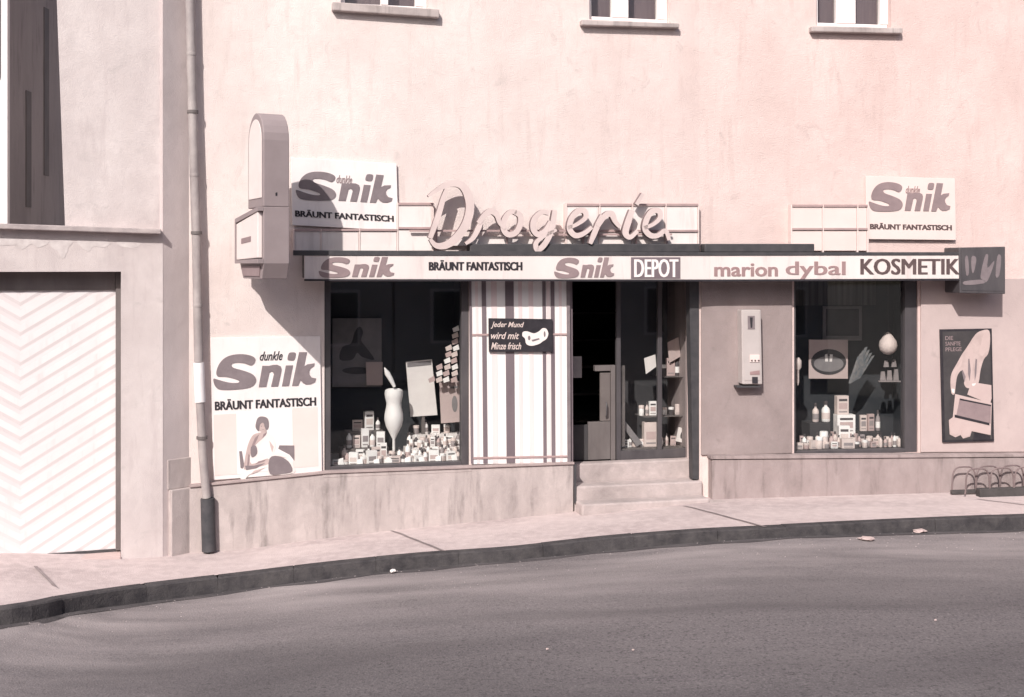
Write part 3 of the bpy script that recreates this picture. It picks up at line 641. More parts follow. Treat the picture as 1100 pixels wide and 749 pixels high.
MB(FB).prism(mpoly(mp, UNIT), -.92, -.9).build('mount', PAPERP, parent=t, bevel=.004)
MB(FB).prism(mpoly(mp, ellipse(.5, .57, .45, .33)), -.9, -.896).build('oval_print', PAPERD, parent=t)
MB(FB).prism(mpoly(mp, ellipse(.5, .62, .38, .2)), -.896, -.893).build('oval_field', PAPERG, parent=t)
m = MB(FB); m.prism(mpoly(mp, [(.40, .38), (.46, .36), (.48, .56), (.41, .56)]), -.893, -.89); m.prism(mpoly(mp, [(.53, .37), (.60, .38), (.58, .56), (.52, .56)]), -.893, -.89); m.build('bottle_print', PAPER, parent=t)
mp = rectq(FB, -1.1, 884, 329, 926, 366); t = thing('framed_picture', 'dim square framed picture high at the back of the right shop window', 'picture', FB, mp(.5, 1)[0], -1.1, mp(.5, 1)[1])
MB(FB).prism(mpoly(mp, UNIT), -1.12, -1.1).build('picture_frame', PAPERG, parent=t, bevel=.003)
MB(FB).prism(mpoly(mp, [(.08, .08), (.92, .08), (.92, .86), (.08, .86)]), -1.1, -1.096).build('print', PAPERD, parent=t)
u, z = FB.at(954, 381, -.5); k = .0124
t = thing('hanging_globe', 'white globe with a pointed top hanging in the right shop window', 'ornament', FB, u, -.5, z)
MB(FB).lathe(u, -.5, z, [(.02, 0), (5 * k, 1 * k), (9 * k, 5 * k), (10 * k, 10 * k), (9 * k, 15 * k), (5.5 * k, 20 * k), (2 * k, 24 * k), (.006, 25 * k)], 22).build('globe', GMATS[1], parent=t, smooth=True)
MB(FB).tube([(u, -.5, z + 25 * k), (u, -.5, h2[3] - .01)], .003, 5).build('cord', DARKM, parent=t)
mp = rectq(FB, -.6, 943, 386, 969, 410); m = MB(FB)
for j, (x, y, a, b) in enumerate([(.3, .05, .12, .3), (.62, .02, .12, .33), (.15, .55, .14, .4), (.42, .5, .14, .45), (.7, .45, .13, .5)]):
    m.prism(mpoly(mp, [(x, y), (x + a, y), (x + a * 1.3, y + b), (x - .05, y + b)]), -.62, -.6)
m.prism(mpoly(mp, [(.05, .96), (.98, .96), (.98, 1.02), (.05, 1.02)]), -.63, -.59)
tag(m.build('bottle_set', GMATS[2]), 'dim set of small flasks hanging below the white globe', 'flasks')
mp = rectq(FB, -.55, 910, 372, 942, 412); m = MB(FB)
for j in range(7):
    a = -.95 + j * .17; ox, oy = .05, 1.0; dx, dy = math.sin(a + 1.5) * .95, -math.cos(a + 1.5 - .75) * .95
    tx, ty = ox + .35 + j * .09, .05 + .13 * abs(3 - j) * .6
    m.prism(mpoly(mp, [(ox + j * .06, oy - .02 * j), (tx - .05, ty), (tx + .05, ty - .03), (ox + j * .06 + .08, oy - .02 * j)]), -.56 - .01 * j, -.55 - .01 * j)
tag(m.build('feather_fan', BLUEF), 'pale blue grey fan beside the oval picture in the right shop window', 'fan')
m = MB(FB); a, z = FB.at(857, 385, -.3); m.lathe(a, -.3, z - .36, [(.008, 0), (.02, .05), (.02, .2), (.05, .24), (.05, .33), (.02, .37)], 12)
tag(m.build('hanging_brush', GMATS[1], smooth=True), 'slim cream brush hanging at the left edge of the right shop window', 'brush')

# ------------------------------------------------------------------ entrance
zt = FA.at(690, 495, -.3)[1]      # threshold height
uL, uR = hd[0], hd[1]
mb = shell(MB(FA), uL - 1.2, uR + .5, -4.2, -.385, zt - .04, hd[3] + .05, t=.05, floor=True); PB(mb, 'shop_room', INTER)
def X(px, w=-.45): return FA.at(px, 400, w)[0]
def Zy(py, px=680, w=-.45): return FA.at(px, py, w)[1]
# shelving inside the shop
t = thing('shelf_unit', 'dark shelf unit inside the shop behind the open entrance', 'shelf', FA, X(640, -3), -3.6, zt)
m = MB(FA); m.box(X(600, -3.4), X(603, -3.4), -3.9, -3.4, zt, zt + 2); m.box(X(700, -3.4), X(703, -3.4), -3.9, -3.4, zt, zt + 2); m.build('side_panel', INTER2, parent=t)
for j in range(5): MB(FA).box(X(603.2, -3.4), X(699.8, -3.4), -3.9, -3.4, zt + .1 + j * .42, zt + .13 + j * .42).build('shelf', SHELFM, parent=t)
for j in range(4):
    m = thing
# left reveal notice
card(FA, -.4, [(614.5, 383), (625, 383), (625, 406), (614.5, 406)], 'notice', PAPERG, 'small grey notice hanging inside the left of the entrance', 'notice')
# counter block just inside (light grey low panel)
t = thing('shop_door', 'half open entrance door with a pale lower panel and narrow glazed side', 'door', FA, X(652), -.5, zt)
m = MB(FA); m.box(X(656), X(661), -.52, -.44, zt, Zy(392)); m.box(X(639), X(655.9), -.52, -.44, Zy(392), Zy(398)); m.build('door_frame', GREYFR, parent=t, bevel=.005)
MB(FA).box(X(632), X(655.7), -.50, -.45, zt + .01, Zy(452)).build('lower_panel', GREYFR, parent=t, bevel=.005)
MB(FA).box(X(645), X(655.7), -.495, -.455, Zy(451.5), Zy(400)).build('side_rail', SHELFM, parent=t, bevel=.005)
MB(FA).tube([(X(650.5), -.43, Zy(447)), (X(650.5), -.40, Zy(444)), (X(650.5), -.40, Zy(434)), (X(650.5), -.43, Zy(431))], .009, 8).build('handle', SEAM, parent=t, smooth=True)
MB(FA).box(X(612.5), X(632), -.5, -.46, zt + .01, Zy(455)).build('kick_panel', INTER2, parent=t)
# display cabinet: frame, panes
t = thing('entrance_showcase', 'glazed showcase with shelves of goods to the right of the shop door', 'showcase', FA, X(705), -.6, zt)
fm = MB(FA); w0, w1 = -.5, -.44
fm.box(X(662), X(666.5), w0, w1, zt, hd[3] - .01); fm.box(X(666.5), X(739), w0, w1, zt, Zy(484)); fm.box(X(706.5), X(711), w0, w1, Zy(484), hd[3] - .01); fm.box(X(666.5), X(739), w0, w1, hd[3] - .08, hd[3] - .01)
fm.build('showcase_frame', SEAM, parent=t, bevel=.004)
m = MB(FA); m.box(X(668), X(673), -.56, -.51, Zy(480), Zy(393)); m.build('light_post', SHELFM, parent=t)
for a, b in ((666.3, 706.7), (710.8, 739)):
    MB(FA).box(X(a), X(b), -.473, -.467, Zy(485), hd[3] - .07).build('pane', GLASS, parent=t)
MB(FA).box(X(666.5), X(752), -1.15, -.51, Zy(486), Zy(483)).build('showcase_floor', SHELFM, parent=t)
m = MB(FA); m.box(X(666.5, -1.15), X(752, -1.1), -1.2, -1.16, zt, hd[3]); m.build('back_panel', INTER2, parent=t)
m = MB(FA); m.box(uR + .02, uR + .06, -1.15, -.51, zt, hd[3]); m.build('side_lining', PANEL, parent=t)
m = MB(FA); a = FA.at(737, 400, -.45)[0]; m.box(a - .01, uR + .015, -.44, -.385, zt, hd[3] - .02); m.build('light_jamb', PANEL, parent=t)
for nm, x0, x1, yy in (('shelf', 686, 745, 446), ('shelf', 704, 745, 404)):
    MB(FA).box(X(x0, -.8), X(x1, -.8), -.95, -.58, Zy(yy, 700, -.75) - .008, Zy(yy, 700, -.75)).build('glass_shelf', GREYFR, parent=t)
g3 = 'goods displayed in the entrance showcase'
zs_ = Zy(483); zA = Zy(446, 700, -.75); zB = Zy(404, 700, -.75)
row(FA, [('box', 672, 8, 8, 0, .5), ('bottle', 677, 4, 12, 0), ('box', 683, 7, 7, 1, -.4), ('jar', 689, 5, 8, 0), ('box', 698, 15, 26, 1, .05), ('jar', 710, 5, 9, 0), ('bottle', 716, 4, 13, 1), ('box', 723, 6, 10, 4, .3), ('bottle', 740, 4, 12, 0)], -.68, zs_, 'on the floor of the entrance showcase', g3)
row(FA, [('jar', 689, 6, 11, 0), ('bottle', 695, 4, 14, 1), ('box', 701, 8, 15, 0, .1), ('bottle', 708, 4, 15, 2), ('jar', 714, 5, 8, 0), ('jar', 721, 6, 8, 3), ('box', 728, 6, 11, 1, .2), ('bottle', 734, 4, 13, 0), ('jar', 740, 5, 9, 4)], -.74, zA, 'on the lower shelf of the entrance showcase', g3)
row(FA, [('bottle', 707, 4, 17, 1), ('jar', 713, 6, 12, 3), ('box', 720, 9, 19, 4, .1), ('bottle', 727, 6, 22, 3), ('bottle', 734, 5, 15, 2)], -.74, zB, 'on the upper shelf of the entrance showcase', g3)
mp = quad(FA, -.62, [(729, 459), (738, 461), (735, 476), (726, 474)]); t = thing('price_card', 'small tilted white card at the lower right of the entrance showcase', 'card', FA, mp(.5, 1)[0], -.62, mp(.5, 1)[1])
MB(FA).prism(mpoly(mp, UNIT), -.63, -.62).build('card_sheet', PAPER, parent=t); MB(FA).prism(mpoly(mp, ellipse(.55, .5, .17, .25)), -.62, -.618).build('oval_print', PAPERD, parent=t)
mp = quad(FA, -.66, [(692, 385), (704, 381), (705, 394), (694, 402)]); tag(MB(FA).prism(mpoly(mp, UNIT), -.67, -.66).build('pennant', PAPER), 'small white pennant card hanging at the middle of the entrance showcase', 'card')
mp = quad(FA, -.66, [(717, 368), (729, 362), (731, 383), (719, 390)]); tag(MB(FA).prism(mpoly(mp, UNIT), -.67, -.66).build('pennant', PAPERP), 'larger pinkish card above the upper shelf of the entrance showcase', 'card')
mp = quad(FA, -.60, [(667, 455), (672, 453), (690, 476), (684, 480)]); tag(MB(FA).prism(mpoly(mp, UNIT), -.63, -.60).build('leaning_tray', PAPERG), 'dark slanted tray leaning at the lower left of the entrance showcase', 'tray')
# front post on the right
m = MB(FA); c = quad(FA, .0, [(740, 296), (750.5, 296), (750.5, 515), (744, 515)]); m.prism(mpoly(c, UNIT), -.12, .012); PB(m, 'door_post', DARKM)
m = MB(FA); c = quad(FA, .0, [(745.5, 296), (758, 296), (758, 519), (751, 519)]); m.prism(mpoly(c, UNIT), -.11, -.0 + .006); 
m = MB(FA); c = quad(FA, .0, [(612, 296), (614.5, 296), (615.5, 503), (613, 503)]); m.prism(mpoly(c, UNIT), -.12, .012); PB(m, 'door_post', STRD)
m = MB(FA); c = quad(FA, .075, [(616.2, 499), (619.5, 499), (619, 541), (616.8, 541)]); m.prism(mpoly(c, UNIT), .071, .075); PB(m, 'plinth_edge', DARKM)
# steps
z2 = zt - .23; z3 = z2 - .17
m = MB(FA); m.box(uL + .04, uR + .04, -.44, -.26, -.5, zt); m.box(uL + .04, uR + .04, -.26, .06, -.5, z2); m.box(uL + .045, uR + .02, .06, .34, -.5, z3)
a = FA.at(783, 540, .4)[0]; m.box(uR + .021, a, .17, .38, -.5, z3 - .05); PB(m, 'door_steps', STEPM, bevel=.022)

# ------------------------------------------------------------------ upper windows
def upper(fr, h, sillpx, bars):
    u0, u1, z0, z1 = h; mb = MB(fr); e = .002
    mb.box(u0 + e, u0 + .06, -.2, -.1, z0 + e, z1 - e); mb.box(u1 - .06, u1 - e, -.2, -.1, z0 + e, z1 - e); mb.box(u0 + .06, u1 - .06, -.2, -.1, z0 + e, z0 + .06); mb.box(u0 + .06, u1 - .06, -.2, -.1, z1 - .06, z1 - e)
    for a, b in bars: mb.box(a, b, -.19, -.09, z0 + .06, z1 - .06)
    f = PB(mb, 'window', WHITE, bevel=.008); c = toA if fr is FB else (lambda x: x)
    c(MB(fr).box(u0 + .05, u1 - .05, -.156, -.15, z0 + .05, z1 - .05)).build('pane', GLASS_U, parent=f)
    c(MB(fr).box(u0 - .05, u1 + .05, -.42, -.385, z0 - .05, z1 + .05)).build('curtain', CURT, parent=f)
    mp = quad(fr, .1, sillpx); mb = MB(fr); mb.prism(mpoly(mp, UNIT), -.09, .1)
    c(mb).build('sill', PLINTH, parent=f, bevel=.012)
    mb = MB(fr); z = z0; a = mp(0, 0)[0]; b = mp(1, 0)[0]
W_ = lambda fr, x: fr.at(x, 20, -.1)[0]
upper(FA, U1, [(357, 2), (472, 10), (472, 19), (357, 11)], [(W_(FA, 409), W_(FA, 417)), (W_(FA, 446), W_(FA, 455))])
upper(FA, U2, [(625, 21), (730, 25), (730, 30), (625, 27)], [(W_(FA, 657), W_(FA, 675)), (W_(FA, 706), W_(FA, 716))])
upper(FB, U3, [(872, 28), (970, 30), (970, 36), (872, 34)], [(W_(FB, 898), W_(FB, 919)), (W_(FB, 945), W_(FB, 954))])

# ------------------------------------------------------------------ canopy and fascia
CW = .40
t = thing('fascia_sign', 'long white lettered fascia sign running above both shop windows and the entrance', 'sign', FA, FA.at(680, 300, CW)[0], 0, FA.at(680, 300, CW)[1])
def pts_front(y_, xs):   # fascia follows the two wall planes
    out = []
    return out
zb = FA.at(560, 300, CW)[1]; ztop = FA.at(560, 274.5, CW)[1]
# bend point at the plane change, offset outward
def joinpt(w):
    # intersection of the offset lines of FA and FB
    A0 = FA.p - FA.i * w; B0 = FB.p - FB.i * w
    den = FA.t.x * FB.t.y - FA.t.y * FB.t.x
    k = ((B0.x - A0.x) * FB.t.y - (B0.y - A0.y) * FB.t.x) / den
    return k, ((A0 + FA.t * k) - B0).dot(FB.t)
def TB(mb, par=None): return toA(mb) if (mb.fr is FB and (par is None or abs(par.rotation_euler[2] - FA.a) < 1e-5)) else mb
def run(fr, x0, x1, w, y0, y1, th, name, m, par, bev=.004):
    """board at outward w between photo columns, mitred at the bend"""
    c = quad(fr, w, [(x0, y0[0]), (x1, y0[1]), (x1, y1[1]), (x0, y1[0])]); mb = MB(fr); mb.prism(mpoly(c, UNIT), w - th, w)
    return TB(mb).build(name, m, parent=par, bevel=bev), c
jx = 0
kA, kB = joinpt(CW); q = FA.world(kA, CW, 0); jpx = CX + q.x / q.y * FPX
bf, mA = run(FA, 327, jpx, CW, (274.5, 274.5), (300, 300.5), .03, 'face_board', FASC, t)
bf2, mB_ = run(FB, jpx, 1034, CW, (274.5, 274), (300.5, 299.5), .03, 'face_board', FASC, t)
# soffit slab and dark top boards
def slab(fr, x0, x1, w0, w1, z0, z1, name, m, par):
    a = fr.at(x0, 290, w1)[0]; b = fr.at(x1, 290, w1)[0]; return TB(MB(fr).box(a, b, w0, w1, z0, z1)).build(name, m, parent=par, bevel=.004)
slab(FA, 327, jpx, .002, CW - .031, zb + .02, ztop + .02, 'canopy_box', DARKM, t)
slab(FB, jpx + 1, 1034, .032, CW - .031, zb + .02, ztop + .02, 'canopy_box', DARKM, t)
run(FA, 327, jpx, CW + .012, (300, 300.5), (302, 302.5), .04, 'lower_trim', INK, t, .001)
run(FB, jpx, 1034, CW + .012, (300.5, 299.5), (302.5, 301.5), .04, 'lower_trim', INK, t, .001)
run(FA, 315, jpx, CW + .012, (269, 271), (274.5, 274.5), .05, 'upper_trim', DARKM, t, .001)
run(FB, jpx, 1034, CW + .012, (271, 271), (274.5, 274), .05, 'upper_trim', DARKM, t, .001)
def put_text(fr, par, mp, body, rect, w, m, name='lettering', bold=.01, shear=0, th=.006, heavy=0):
    mb = MB(fr)
    if heavy:   # thicker strokes: the same letters struck three times, a hair apart
        for j, d in enumerate((-heavy, 0, heavy)): mb.text(body, mp, (rect[0] + d, rect[1], rect[2] + d, rect[3]), w, w + th + .0006 * j, bold, shear)
    else: mb.text(body, mp, rect, w, w + th, bold, shear)
    return TB(mb, par).build(name, m, parent=par)
def put_logo(fr, par, mp, rect, w, m, name='logo', th=.008):
    mb = logo(MB(fr), mp, rect, w, w + th); return TB(mb, par).build(name, m, parent=par)
Fq = rectq(FA, CW, 300, 200, 800, 300)
def pr_(x0, y0, x1, y1): return ((x0 - 300) / 500, (y0 - 200) / 100, (x1 - 300) / 500, (y1 - 200) / 100)
put_logo(FA, t, Fq, pr_(339, 276, 415, 298.5), CW, LOGO_L)
put_text(FA, t, Fq, 'BRÄUNT FANTASTISCH', pr_(451, 279.5, 549, 290.5), CW, INK, bold=.01, heavy=.0009)
put_logo(FA, t, Fq, pr_(584, 276.5, 650, 299), CW, LOGO_L)
m = MB(FA); m.prism(mpoly(Fq, [(a, b) for a, b in [(pr_(669, 0, 0, 0)[0], .765), (pr_(725, 0, 0, 0)[0], .765), (pr_(725, 0, 0, 0)[0], .995), (pr_(669, 0, 0, 0)[0], .995)]]), CW, CW + .005); m.build('dark_field', STRD, parent=t)
put_text(FA, t, Fq, 'DEPOT', pr_(673, 278.5, 722, 298), CW + .005, WHITE, bold=0, heavy=.0012)
# marion dybal crosses the bend
Bq = rectq(FB, CW, 700, 200, 1200, 300)
def prb(x0, y0, x1, y1): return ((x0 - 700) / 500, (y0 - 200) / 100, (x1 - 700) / 500, (y1 - 200) / 100)
put_text(FA, t, Fq, 'mar', pr_(748, 285.5, 782, 297), CW, INK_S, bold=.012) if jpx > 784 else None
put_text(FB, t, Bq, 'marion', prb(max(jpx + 1, 748), 283, 829, 297), CW, INK_S, bold=.01, heavy=.0008)
put_text(FB, t, Bq, 'dybal', prb(838, 281, 900, 300.0), CW, INK_S, bold=.0, heavy=.0012)
put_text(FB, t, Bq, 'KOSMETIK', prb(917, 278, 1023, 295), CW, INK_M, bold=0, heavy=.0014)
# dark end box with emblem
mp = quad(FB, CW + .015, [(1030, 266), (1080, 265), (1080, 316), (1031, 315)]); e = thing('end_sign_box', 'dark square sign box with a pale flourish at the right end of the fascia', 'sign', FB, mp(.5, 1)[0], .2, mp(.5, 1)[1])
MB(FB).prism(mpoly(mp, UNIT), .034, CW + .015).build('casing', SEAM, parent=e, bevel=.01)
MB(FB).prism(mpoly(mp, [(.05, .06), (.95, .06), (.95, .94), (.05, .94)]), CW + .016, CW + .021).build('face', SEAM, parent=e)
m = MB(FB)
for P in ([(.45, .62), (.55, .2), (.62, .18), (.6, .45), (.75, .3), (.68, .55), (.58, .75), (.5, .7)], [(.12, .25), (.18, .2), (.2, .55), (.14, .6)], [(.26, .22), (.34, .2), (.36, .3), (.3, .55), (.26, .5)], [(.82, .2), (.9, .22), (.86, .6), (.78, .62)], [(.1, .74), (.5, .7), (.52, .78), (.12, .82)]):
    m.prism(mpoly(mp, crom(P, 3)), CW + .021, CW + .025)
m.build('emblem', LOGO, parent=e, label='pale flourish emblem')
# roller boxes behind the fascia top
for (fr, x0, x1, y0, y1, lb) in [(FA, 505, 752, 262, 271, 'long dark roller box above the fascia between the script letters and wall'), (FB, 757, 875, 262, 271, 'short dark roller box on the fascia right of the script letters')]:
    c = quad(fr, .24, [(x0, y0), (x1, y0), (x1, y1), (x0, y1)]); mb = MB(fr); mb.prism(mpoly(c, UNIT), .06, .24); o = TB(mb).build('awning_roller', DARKM, bevel=.01) if False else mb.build('awning_roller', DARKM, bevel=.01); tag(o, lb, 'awning roller', 'awning rollers on the fascia')

# ------------------------------------------------------------------ white lattice panels
LW = .1
def lattice(fr, cells, name, label, TILE=TILE):
    xs = [c[0] for c in cells]; t = thing('panel_lattice', label, 'panelling', fr, fr.at(min(xs), 270, 0)[0], LW - .02, fr.at(min(xs), 272, 0)[1], 'white panel lattices above the fascia')
    for (x0, y0, x1, y1) in cells:
        c = rectq(fr, LW, x0 + 1, y0 + 1.5, x1 - 1, y1 - .5); MB(fr).prism(mpoly(c, UNIT), LW - .02, LW).build('panel', TILE, parent=t, bevel=.004)
        c = rectq(fr, LW, x0 + .6, y0 - 1, x1 - .6, y0 + 1.2); MB(fr).prism(mpoly(c, UNIT), LW - .03, LW + .02).build('rail', RAILM, parent=t)
    for x in sorted(set([c[0] for c in cells] + [c[2] for c in cells])):
        yy = min(c[1] for c in cells if x in (c[0], c[2])); c = rectq(fr, LW, x - .8, yy - 1, x + .8, 272); MB(fr).prism(mpoly(c, UNIT), 0.0, LW + .01).build('bracket', BOARD_R, parent=t)
lattice(FA, [(316, 247, 345, 270), (345, 247, 386, 270), (386, 247, 427, 270), (427, 245, 465, 270), (427, 219, 465, 245)], 'a', 'white panel lattice under the left logo board and behind the script')
lattice(FA, [(608, 220, 644, 248), (644, 220, 679, 248), (679, 220, 715, 248), (715, 220, 750, 248), (608, 248, 644, 270), (644, 248, 679, 270), (679, 248, 715, 270), (715, 248, 750, 270)], 'b', 'white four column panel lattice behind the last letters of the script')
lattice(FB, [(850, 221, 884, 246), (884, 221, 921, 246), (921, 221, 932, 246), (850, 246, 884, 270), (884, 246, 921, 270), (921, 246, 932, 270)], 'c', 'white panel lattice beside the right logo board', BOARD_R)
m = MB(FA); c = rectq(FA, .06, 465, 254, 608, 264); m.prism(mpoly(c, UNIT), .03, .06); tag(m.build('panel_strip', TILE), 'low white panel strip behind the middle of the script letters', 'panelling')

# ------------------------------------------------------------------ logo boards
def board(fr, w, c, mboard, label, lrect, trect, lm=LOGO, tm=INK, script=None, sm=INK, th=.03, sub=True):
    mp = quad(fr, w, c); t = thing('logo_board', label, 'sign', fr, mp(.5, 1)[0], w - th, mp(.5, 1)[1], 'logo boards on the facade')
    MB(fr).prism(mpoly(mp, UNIT), w - th, w).build('board', mboard, parent=t, bevel=.004)
    put_logo(fr, t, mp, lrect, w, lm)
    put_text(fr, t, mp, 'BRÄUNT FANTASTISCH', trect, w, tm, name='slogan', bold=.012, heavy=.003)
    if script: put_text(fr, t, mp, 'dunkle', script, w, sm, name='small_script', bold=.012, shear=.4)
    return t, mp
tL, mpL = board(FA, .03, [(226, 363), (344, 361), (346, 507), (229, 516)], BOARD, 'large logo board with a seated woman below, left of the left shop window', (.02, .115, .955, .37), (.03, .435, .95, .51), script=(.44, .105, .65, .17), th=.028)
for P_ in ([(.015, .54), (.22, .54), (.22, .97), (.015, .97)], [(.73, .52), (.965, .52), (.965, .955), (.73, .955)]): MB(FA).prism(mpoly(mpL, P_), .03, .033).build('pink_field', BOARD_R, parent=tL)
m = MB(FA); m.prism(mpoly(mpL, [(.22, .53), (.73, .53), (.73, .955), (.22, .97)]), .03, .034); m.build('pale_field', WHITE, parent=tL)
def fig(pts):   # crop coordinates (999x749 for px 225..345, 430..520)
    out = []
    for x, y in pts:
        px = 225 + x * .12012; py = 430 + y * .12016; out.append(((px - 227) / 117.5, (py - 362) / (149.5)))
    return out
m = MB(FA); m.prism(mpoly(mpL, fig([(610, 410), (745, 420), (745, 560), (700, 500), (600, 440)])), .034, .036); m.prism(mpoly(mpL, fig([(250, 440), (275, 440), (300, 600), (260, 590)])), .034, .036); m.build('chair_print', LOGO, parent=tL)
m = MB(FA); m.prism(mpoly(mpL, fig(crom([(430, 275), (480, 275), (560, 330), (575, 420), (560, 480), (600, 470), (700, 510), (730, 600), (740, 665), (560, 670), (500, 600), (340, 650), (290, 700), (250, 660), (290, 580), (320, 440), (360, 350)], 3))), .036, .038); m.build('dress_print', PAPER, parent=tL)
m = MB(FA); m.prism(mpoly(mpL, fig(crom([(380, 300), (440, 285), (500, 270), (470, 330), (400, 390), (350, 470), (360, 560), (500, 520), (510, 570), (330, 600), (290, 590), (310, 460), (340, 360)], 3))), .038, .040); m.prism(mpoly(mpL, fig(ellipse(460, 235, 38, 45))), .038, .041); m.build('skin_print', SKINM, parent=tL)
MB(FA).prism(mpoly(mpL, fig(crom([(355, 410), (400, 400), (410, 470), (360, 500)], 3))), .040, .042).build('shadow_print', LOGO, parent=tL)
MB(FA).prism(mpoly(mpL, fig([(300, 570), (380, 575), (480, 560), (400, 600), (310, 610)])), .040, .042).build('belt_print', LOGO, parent=tL)
m = MB(FA); m.prism(mpoly(mpL, fig(crom([(400, 215), (420, 155), (460, 142), (510, 165), (515, 240), (490, 260), (470, 200), (440, 215), (430, 270), (405, 250)], 3))), .041, .043); m.build('hair_print', LOGO, parent=tL)
for P in ([(448, 228), (458, 226), (456, 232), (449, 233)], [(474, 226), (484, 227), (482, 232), (475, 232)], [(458, 258), (474, 258), (468, 263)]): MB(FA).prism(mpoly(mpL, fig(P)), .0411, .042).build('face_print', LOGO, parent=tL)
for P in ([(392, 330), (430, 300), (415, 340), (372, 420), (362, 400)], [(420, 540), (490, 528), (470, 545), (390, 565)], [(330, 470), (345, 480), (335, 570), (318, 575)], [(470, 300), (500, 285), (490, 310), (460, 335)]): MB(FA).prism(mpoly(mpL, fig(P)), .0402, .041).build('skin_shade_print', LOGO_L, parent=tL)
for P in ([(520, 360), (560, 420), (545, 470), (530, 420)], [(600, 500), (680, 530), (640, 525)], [(380, 620), (480, 600), (420, 630), (350, 650)]): MB(FA).prism(mpoly(mpL, fig(P)), .0382, .039).build('fold_print', PAPERP, parent=tL); m = MB(FA)
m.prism(mpoly(mpL, fig(crom([(520, 520), (600, 505), (690, 560), (725, 650), (640, 668), (520, 658)], 3))), .040, .042); m.build('dark_print', LOGO, parent=tL)
board(FA, .05, [(312.5, 169), (426, 176), (428, 248), (314, 242)], BOARD, 'white logo board above the left shop window beside the projecting sign', (.04, .18, .95, .62), (.03, .76, .955, .87), script=(.42, .22, .57, .34), sm=LOGO_L)
board(FB, .06, [(930, 189), (1026, 192), (1027, 258), (931, 257)], BOARD_R, 'faded logo board high on the right end of the facade', (.03, .08, .94, .56), (.04, .74, .95, .84), lm=LOGO_L, tm=INK_M, script=(.44, .14, .6, .26), sm=INK_S)
mb = MB(FA)

# ------------------------------------------------------------------ script word
SW = .27
def ribbon(mb, pts, ws, w0, w1, fr=FA):
    c = crom(pts, 6, closed=False); n = len(c); L = []; R = []
    for i, p in enumerate(c):
        a = Vector(c[max(0, i - 1)]); b = Vector(c[min(n - 1, i + 1)]); t = (b - a).normalized(); nn = Vector((-t.y, t.x))
        f = i / (n - 1) * (len(ws) - 1); k = min(int(f), len(ws) - 2); h = ws[k] + (ws[k + 1] - ws[k]) * (f - k)
        L.append(fr.at(p[0] + nn.x * h / 2, p[1] + nn.y * h / 2, w1)); R.append(fr.at(p[0] - nn.x * h / 2, p[1] - nn.y * h / 2, w1))
    vs = [(a, w1, b) for a, b in L] + [(a, w1, b) for a, b in R] + [(a, w0, b) for a, b in L] + [(a, w0, b) for a, b in R]
    mb.cm = 0; mb.add(vs, [(i, i + 1, n + i + 1, n + i) for i in range(n - 1)]); mb.cm = 1
    mb.add(vs, [(2 * n + i, 3 * n + i, 3 * n + i + 1, 2 * n + i + 1) for i in range(n - 1)] + [(i, 2 * n + i, 2 * n + i + 1, i + 1) for i in range(n - 1)] + [(n + i, n + i + 1, 3 * n + i + 1, 3 * n + i) for i in range(n - 1)] + [(0, n, 3 * n, 2 * n), (n - 1, 3 * n - 1, 4 * n - 1, 2 * n - 1)])
t = thing('script_sign', 'raised script lettering reading Drogerie above the entrance', 'sign', FA, FA.at(590, 268, SW)[0], SW - .09, FA.at(590, 268, SW)[1])
LET = [
 [([(460, 211), (467, 206), (477, 200), (488, 197), (497, 200), (503, 210), (505, 224), (501, 240), (492, 254), (480, 263), (469, 264), (462, 257)], [2, 4, 6, 7, 8, 9, 9, 9, 9, 8, 6, 3]),
  ([(480, 203), (476, 214), (472, 228), (468, 240), (462, 256)], [4, 5.5, 6, 6, 5])],
 [([(500, 262), (508, 256), (514, 245), (519, 232)], [3, 5, 6, 4]), ([(514, 240), (521, 231), (528, 227), (534, 231), (537, 240), (543, 246)], [5, 6, 7, 6, 4, 3])],
 [([(555, 228), (548, 228), (542, 236), (541, 246), (546, 252), (554, 250), (559, 241), (559, 232), (553, 228)], [5, 5, 6, 6, 6, 6, 6, 6, 5])],
 [([(590, 229), (582, 228), (574, 236), (573, 246), (578, 252), (586, 248), (592, 238)], [5, 5, 6, 6, 6, 6, 5]), ([(596, 226), (594, 240), (590, 254), (583, 265), (577, 268), (576, 261), (584, 254), (598, 247)], [5, 6, 6, 6, 6, 5, 4, 3])],
 [([(610, 245), (620, 241), (629, 234), (628, 227), (621, 227), (614, 235), (612, 246), (618, 253), (627, 251), (636, 244)], [4, 4, 5, 6, 6, 6, 6, 6, 5, 4])],
 [([(634, 262), (638, 252), (643, 240), (647, 231)], [4, 6, 6, 4]), ([(642, 243), (650, 232), (657, 230), (661, 238), (666, 244)], [5, 6, 7, 5, 4])],
 [([(679, 226), (675, 238), (672, 250), (677, 255), (685, 248)], [6, 7, 7, 5, 4]), ([(691, 208), (684, 220)], [3.5, 4.5])],
 [([(692, 245), (702, 241), (709, 234), (708, 227), (701, 227), (695, 235), (693, 246), (699, 253), (707, 253), (715, 248), (719, 258)], [4, 4, 5, 6, 6, 6, 6, 6, 5, 5, 4])]]
for let, ch in zip(LET, 'Drogerie'):
    mb = MB(FA)
    for k_, (pts, ws) in enumerate(let): ribbon(mb, pts, [x * 1.0 for x in ws], SW - .07 - .004 * k_, SW + .004 * k_)
    mb.build('letter', [SCRIPT, SCRIPT_S], parent=t)
m = MB(FA)
c = rectq(FA, SW - .11, 440, 247, 608, 249); m.prism(mpoly(c, UNIT), SW - .13, SW - .11)
c = rectq(FA, SW - .11, 600, 251, 722, 253); m.prism(mpoly(c, UNIT), SW - .13, SW - .11); m.build('mounting_rail', RAILM, parent=t)
